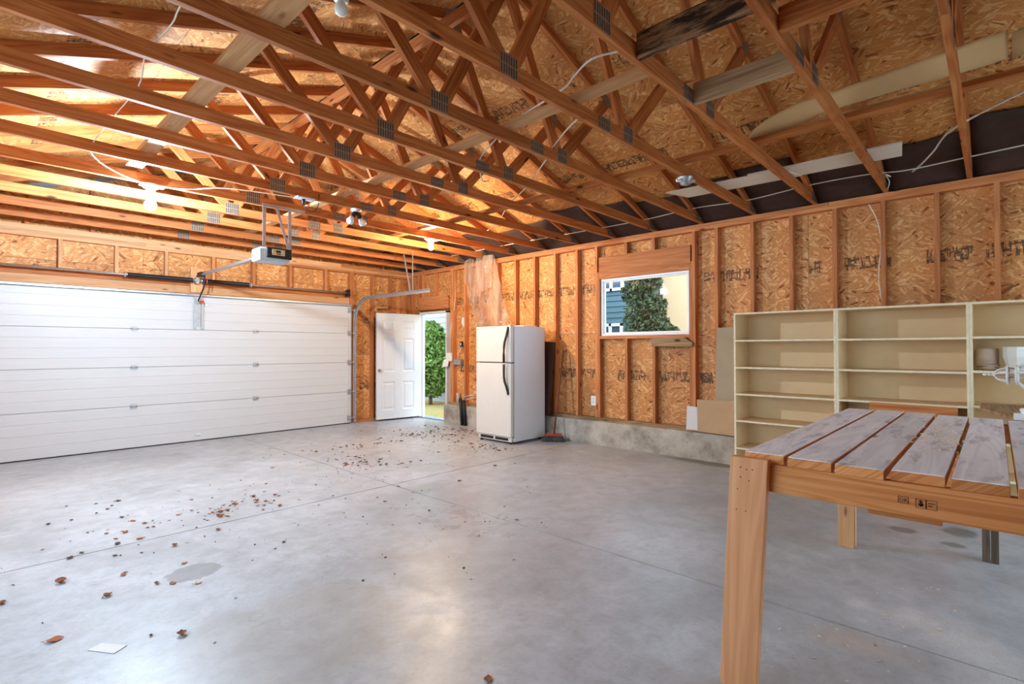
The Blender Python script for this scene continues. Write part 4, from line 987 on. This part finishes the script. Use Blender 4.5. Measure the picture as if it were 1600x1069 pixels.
cable([(-3.75, -.96, 2.95), (-3.62, -.88, 3.0), (-3.70, -.74, 2.97), (-3.63, -.56, 2.96), (-3.53, -.40, 2.975), (-3.4, .1, 2.985), (-3.2, .6, 2.975), (-3.08, .84, 2.945), (-2.82, 1.08, 2.90), (-2.7, 1.12, 2.93)], .006, 'white cable looping beside the ridge brace')
cable([(-5.44, .18, 2.945), (-5.44, .42, 2.94), (-5.42, .61, 2.965), (-5.45, .86, 2.94), (-5.44, 1.07, 2.97), (-5.40, 1.43, 2.94), (-5.42, 2.1, 2.94), (-5.45, 2.70, 2.90), (-5.38, 2.95, 2.88), (-5.2, 3.19, 2.87), (-4.98, 3.20, 2.82)], .004, 'white cable feeding the bright bulb along the left trusses')
cable([(-4.93, 3.19, 2.825), (-4.69, 3.13, 2.828), (-4.5, 2.86, 2.826), (-4.25, 2.74, 2.826), (-3.86, 2.66, 2.83)], .004, 'white cable swinging from bright bulb to the ceiling outlet')
cable([(.05, -1.49, 2.76), (.05, -1.56, 2.58), (.06, -1.585, 2.36), (.06, -1.565, 2.05), (.05, -1.59, 1.75)], .006, 'pale cable hanging between studs above the middle shelf unit')
cable([(-.10, -1.66, 2.84), (-.14, -1.68, 2.90), (-.2, -1.66, 2.95)], .006, 'short white cable loop at top plate above the middle shelves')

# ================================================================== LAMPS
def bulb_prof(r): return [(0, 0), (r*.5, r*.12), (r*.86, r*.45), (r, r*.95), (r*.9, r*1.4), (r*.62, r*1.85), (r*.42, r*2.3), (r*.4, r*2.6)]
def lamp(x, y, z, br, mat, label, base='white_paint', drop=.0):
    r = root('ceiling_lamp', (x, y, z), label, 'lamp')
    mb = MB(); mb.lathe([(.075, 0), (.078, -.012), (.06, -.03), (.036, -.04), (.030, -.075-drop)][::-1], (x, y, z), n=20); h = mb.build('lamp_holder', base, r)
    mb = MB(); mb.lathe(bulb_prof(br), (x, y, z-.075-drop-br*2.3), n=18); mb.build('bulb', mat, h)
    return r
la = lamp(-4.95, 3.24, ZT-.001, .048, 'bulb_cool', 'bright white bulb in porcelain holder burning under a left truss', drop=.05)
MB().box((-5.03, 3.19, ZT-.012), (-4.84, 3.29, ZT-.001)).build('mount_plate', 'white_paint', la)
lb = lamp(-1.73, 3.24, ZT-.001, .036, 'bulb_warm', 'small warm bulb burning under truss near the plastic sheet')
MB().box((-1.80, 3.19, ZT-.010), (-1.60, 3.29, ZT-.001)).build('mount_plate', 'white_paint', lb)
lc = lamp(-5.06, yt(2), ZT+.02, .028, 'pot_white', 'unlit lamp holder under a near truss at top edge of frame')
tw = root('twin_floodlight', (-3.22, 2.62, 2.82), 'unlit fitting with two clear flood bulbs hanging from a middle truss', 'lamp')
mb = MB(); mb.lathe([(.03, -.03), (.055, -.018), (.055, 0)], (-3.22, yt(-3), ZT-.001), n=16); mb.build('base', 'white_paint', tw)
for s in (-1, 1):
    e = Vector((.55*s, -.10, -1)).normalized(); p0 = Vector((-3.22+.012*s, yt(-3), ZT-.03))
    mb = MB(); mb.lathe([(.014, 0), (.022, .02), (.026, .06), (.026, .075)], p0, e, 14); mb.build('socket', 'black_plastic', tw)
    mb = MB(); mb.lathe([(.02, .075), (.03, .10), (.040, .125), (.036, .15), (.0, .158)], p0, e, 16); mb.build('flood_bulb', 'vinyl', tw)
bf = root('bare_lamp_fitting', (-1.77, yt(2), ZT-.001), 'unlit grey lamp fitting with short arms under a truss above the window', 'lamp')
mb = MB(); mb.lathe([(.02, -.07), (.045, -.06), (.05, -.03), (.07, -.012), (.07, 0)], (-1.77, yt(2), ZT-.001), n=16); mb.build('fitting_body', 'galvanized', bf)
mb = MB(); mb.tube([(-1.77, yt(2), ZT-.035), (-1.86, yt(2)+.04, ZT-.04)], .016, 8); mb.tube([(-1.77, yt(2), ZT-.035), (-1.70, yt(2)-.05, ZT-.03)], .014, 8); mb.build('arms', 'white_paint', bf)
co = root('ceiling_outlet', (-3.80, yt(-3), ZT), 'white outlet plate with black plug and cord under a middle truss', 'outlet')
MB().box((-3.88, yt(-3)-.05, ZT-.014), (-3.70, yt(-3)+.05, ZT-.001)).build('plate', 'white_paint', co, .003)
mb = MB(); mb.lathe([(.016, 0), (.02, -.012), (.014, -.045), (.006, -.055)][::-1], (-3.80, yt(-3), ZT-.014), n=12); mb.build('plug', 'black_plastic', co)
mb = MB(); mb.tube([(-3.80, yt(-3), ZT-.065), (-3.78, yt(-3)-.01, ZT-.11), (-3.74, yt(-3)-.02, ZT-.135), (-3.69, yt(-3)-.02, ZT-.115), (-3.655, yt(-3)-.022, ZT-.05), (-3.65, yt(-3)-.024, ZT+.06)], .005, 6); mb.build('cord', 'black_plastic', co)

# ================================================================== FLOOR LITTER
pp = root('paper_card', (-5.68, .49, 0), 'white card lying flat on the concrete at lower left', 'paper')
mb = MB(); mb.sheet([(-5.74, .535, .0005), (-5.666, .42, .0005), (-5.613, .455, .0005), (-5.69, .56, .0005)], .003, (0, 0, 1)); mb.build('card', 'paper_white', pp)
def leafmesh(seed, mat):
    q = random.Random(seed); n = 7; vs = []; fs = []; curl = .25+.7*q.random(); tw = q.uniform(-.6, .6)
    W = [.0, .26, .42, .46, .36, .18, 0.0]
    for i in range(n):
        t_ = i/(n-1); w = W[i]*q.uniform(.8, 1.15); bend = curl*(t_-.5)**2*1.6
        for s in (-1, 0, 1):
            h = abs(s)*w*(.55+.5*q.random())*curl
            vs.append(((t_-.5), s*w*.8, bend+h+tw*s*w*(t_-.5)))
    vs += [(-.75, .02, .10), (-.5, -.02, .05)]
    for i in range(n-1):
        for s in (0, 1): fs.append((i*3+s, i*3+s+1, (i+1)*3+s+1, (i+1)*3+s))
    fs.append((1, len(vs)-1, len(vs)-2))
    mz = min(v[2] for v in vs); vs = [(x, y, z-mz) for x, y, z in vs]
    me = bpy.data.meshes.new('leaf'); me.from_pydata(vs, [], fs); me.update(); me.materials.append(M[mat]); me.uv_layers.new(name='UVMap')
    for f in me.polygons: f.use_smooth = True
    return me
LM = [leafmesh(i, ('leaf_brown', 'leaf_rust', 'leaf_dark', 'leaf_pale', 'leaf_brown', 'leaf_dark')[i % 6]) for i in range(12)]
PALE = [LM[i] for i in range(12) if i % 6 == 3]; DARK = [LM[i] for i in range(12) if i % 6 in (2, 5)]; BRN = [LM[i] for i in range(12) if i % 6 in (0, 1, 4)]
lr = random.Random(8)
def leaf(x, y, s, me, label, group=None):
    o = bpy.data.objects.new('dry_leaf', me); C.objects.link(o); o.location = (x, y, .0008); o.scale = (s, s, s*.8); o.rotation_euler = (0, 0, lr.random()*6.28)
    return tag(o, label, 'leaf', group)
# single larger leaves in the foreground
for (x, y, s, me, lab) in ((-5.42, .375, .055, BRN[0], 'rust-brown curled leaf right of the white card'),
                           (-5.83, .75, .07, BRN[1], 'long rust-brown curled leaf left of the white card'),
                           (-4.68, -.90, .05, BRN[2], 'small brown leaf alone at bottom centre of the floor'),
                           (-5.73, 1.50, .075, BRN[3], 'curled rust leaf and stem near the left floor joint'),
                           (-5.58, 1.10, .05, BRN[0], 'small rust leaf on its own left of the dark oval stain'),
                           (-5.30, 1.02, .045, BRN[1], 'rust leaf lying at left edge of the dark oval stain'),
                           (-5.20, .92, .045, PALE[0], 'pale leaf lying below the dark oval stain'),
                           (-5.52, .47, .022, DARK[0], 'dark leaf fragment just below the white card')): leaf(x, y, s, me, lab)
clusters = [  # cx, cy, sx, sy, count, meshes, label, group
    (-1.25, 4.15, .22, .12, 30, BRN+DARK, 'in the thick scatter on the floor before the open doorway', 'leaves before the open doorway'),
    (-.95, 3.70, .2, .10, 22, BRN+DARK, 'in the thick scatter on the floor before the open doorway', 'leaves before the open doorway'),
    (-1.2, 4.2, .5, .5, 28, BRN+DARK, 'in the thick scatter on the floor before the open doorway', 'leaves before the open doorway'),
    (-.62, 4.10, .12, .34, 36, BRN, 'in the drift between the doorway and refrigerator', 'leaves beside the refrigerator'),
    (-1.28, 2.62, .12, .28, 22, BRN, 'in the small drift in front of the refrigerator', 'leaves in front of the refrigerator'),
    (-2.55, 4.0, .26, .16, 22, BRN, 'in the small clump in front of the garage door right end', 'leaves in front of the garage door'),
    (-3.0, 3.0, .13, .20, 26, BRN+DARK, 'in the dark drift near the crossing of floor joints', 'leaves near the floor joint crossing'),
    (-4.55, 2.35, .36, .22, 44, BRN+PALE, 'in the loose scatter along the left floor joint', 'leaves along the left floor joint'),
    (-5.3, 1.9, .30, .30, 24, BRN+PALE+DARK, 'in the sparse scatter at left foreground', 'leaves at left foreground'),
    (-3.2, 2.2, .9, .9, 34, DARK+BRN+PALE, 'lying apart on the middle of the floor', 'stray leaves on the middle floor'),
    (-5.3, 3.0, .45, .6, 10, DARK, 'crumb lying near the left of the garage door', 'dark crumbs near the garage door')]
for (cx, cy, sx_, sy_, n, ms, lab, grp) in clusters:
    for i in range(n):
        x, y = cx+lr.gauss(0, sx_), cy+lr.gauss(0, sy_)
        if x > -.16 or (x > -.98 and 2.42 < y < 3.25): x = -1.1-lr.random()*.3
        me = lr.choice(ms); cn = {'leaf_brown': 'brown', 'leaf_rust': 'rust', 'leaf_dark': 'dark', 'leaf_pale': 'pale'}[me.materials[0].name]
        leaf(x, y, lr.uniform(.022, .052), me, 'dry '+cn+' leaf '+lab, cn+' '+grp)
mb = MB()
for i in range(520):
    cx, cy, a, b = lr.choice(((-1.0, 4.1, .5, .5), (-1.9, 3.9, .8, .6), (-3.0, 2.9, .4, .5), (-4.6, 2.2, .6, .5), (-4.0, 1.5, 1.2, 1.2), (-1.3, 2.6, .2, .4), (-1.2, 5.6, .5, .15)))
    x, y = cx+lr.gauss(0, a), cy+lr.gauss(0, b)
    if x > -.16 or y > 5.9 or (x > -.98 and 2.42 < y < 3.25): continue
    s = lr.uniform(.004, .014); an = lr.random()*6.28; d = Vector((math.cos(an), math.sin(an), 0))*s; n = Vector((-d.y, d.x, 0))*.6; P = Vector((x, y, .0012))
    mb.add([P-d, P+n+Vector((0, 0, .005)), P+d+Vector((0, 0, .003)), P-n], [(0, 1, 2), (0, 2, 3)], [[(0, 0)]*3]*2)
tag(mb.build('leaf_crumbs', 'leaf_dark', None, 0, (-2, 3, 0)), 'fine dark leaf crumbs strewn over the concrete floor', 'leaf crumbs', None, 'stuff')

for o in list(bpy.data.objects):
    if '_w' in o: del o['_w']
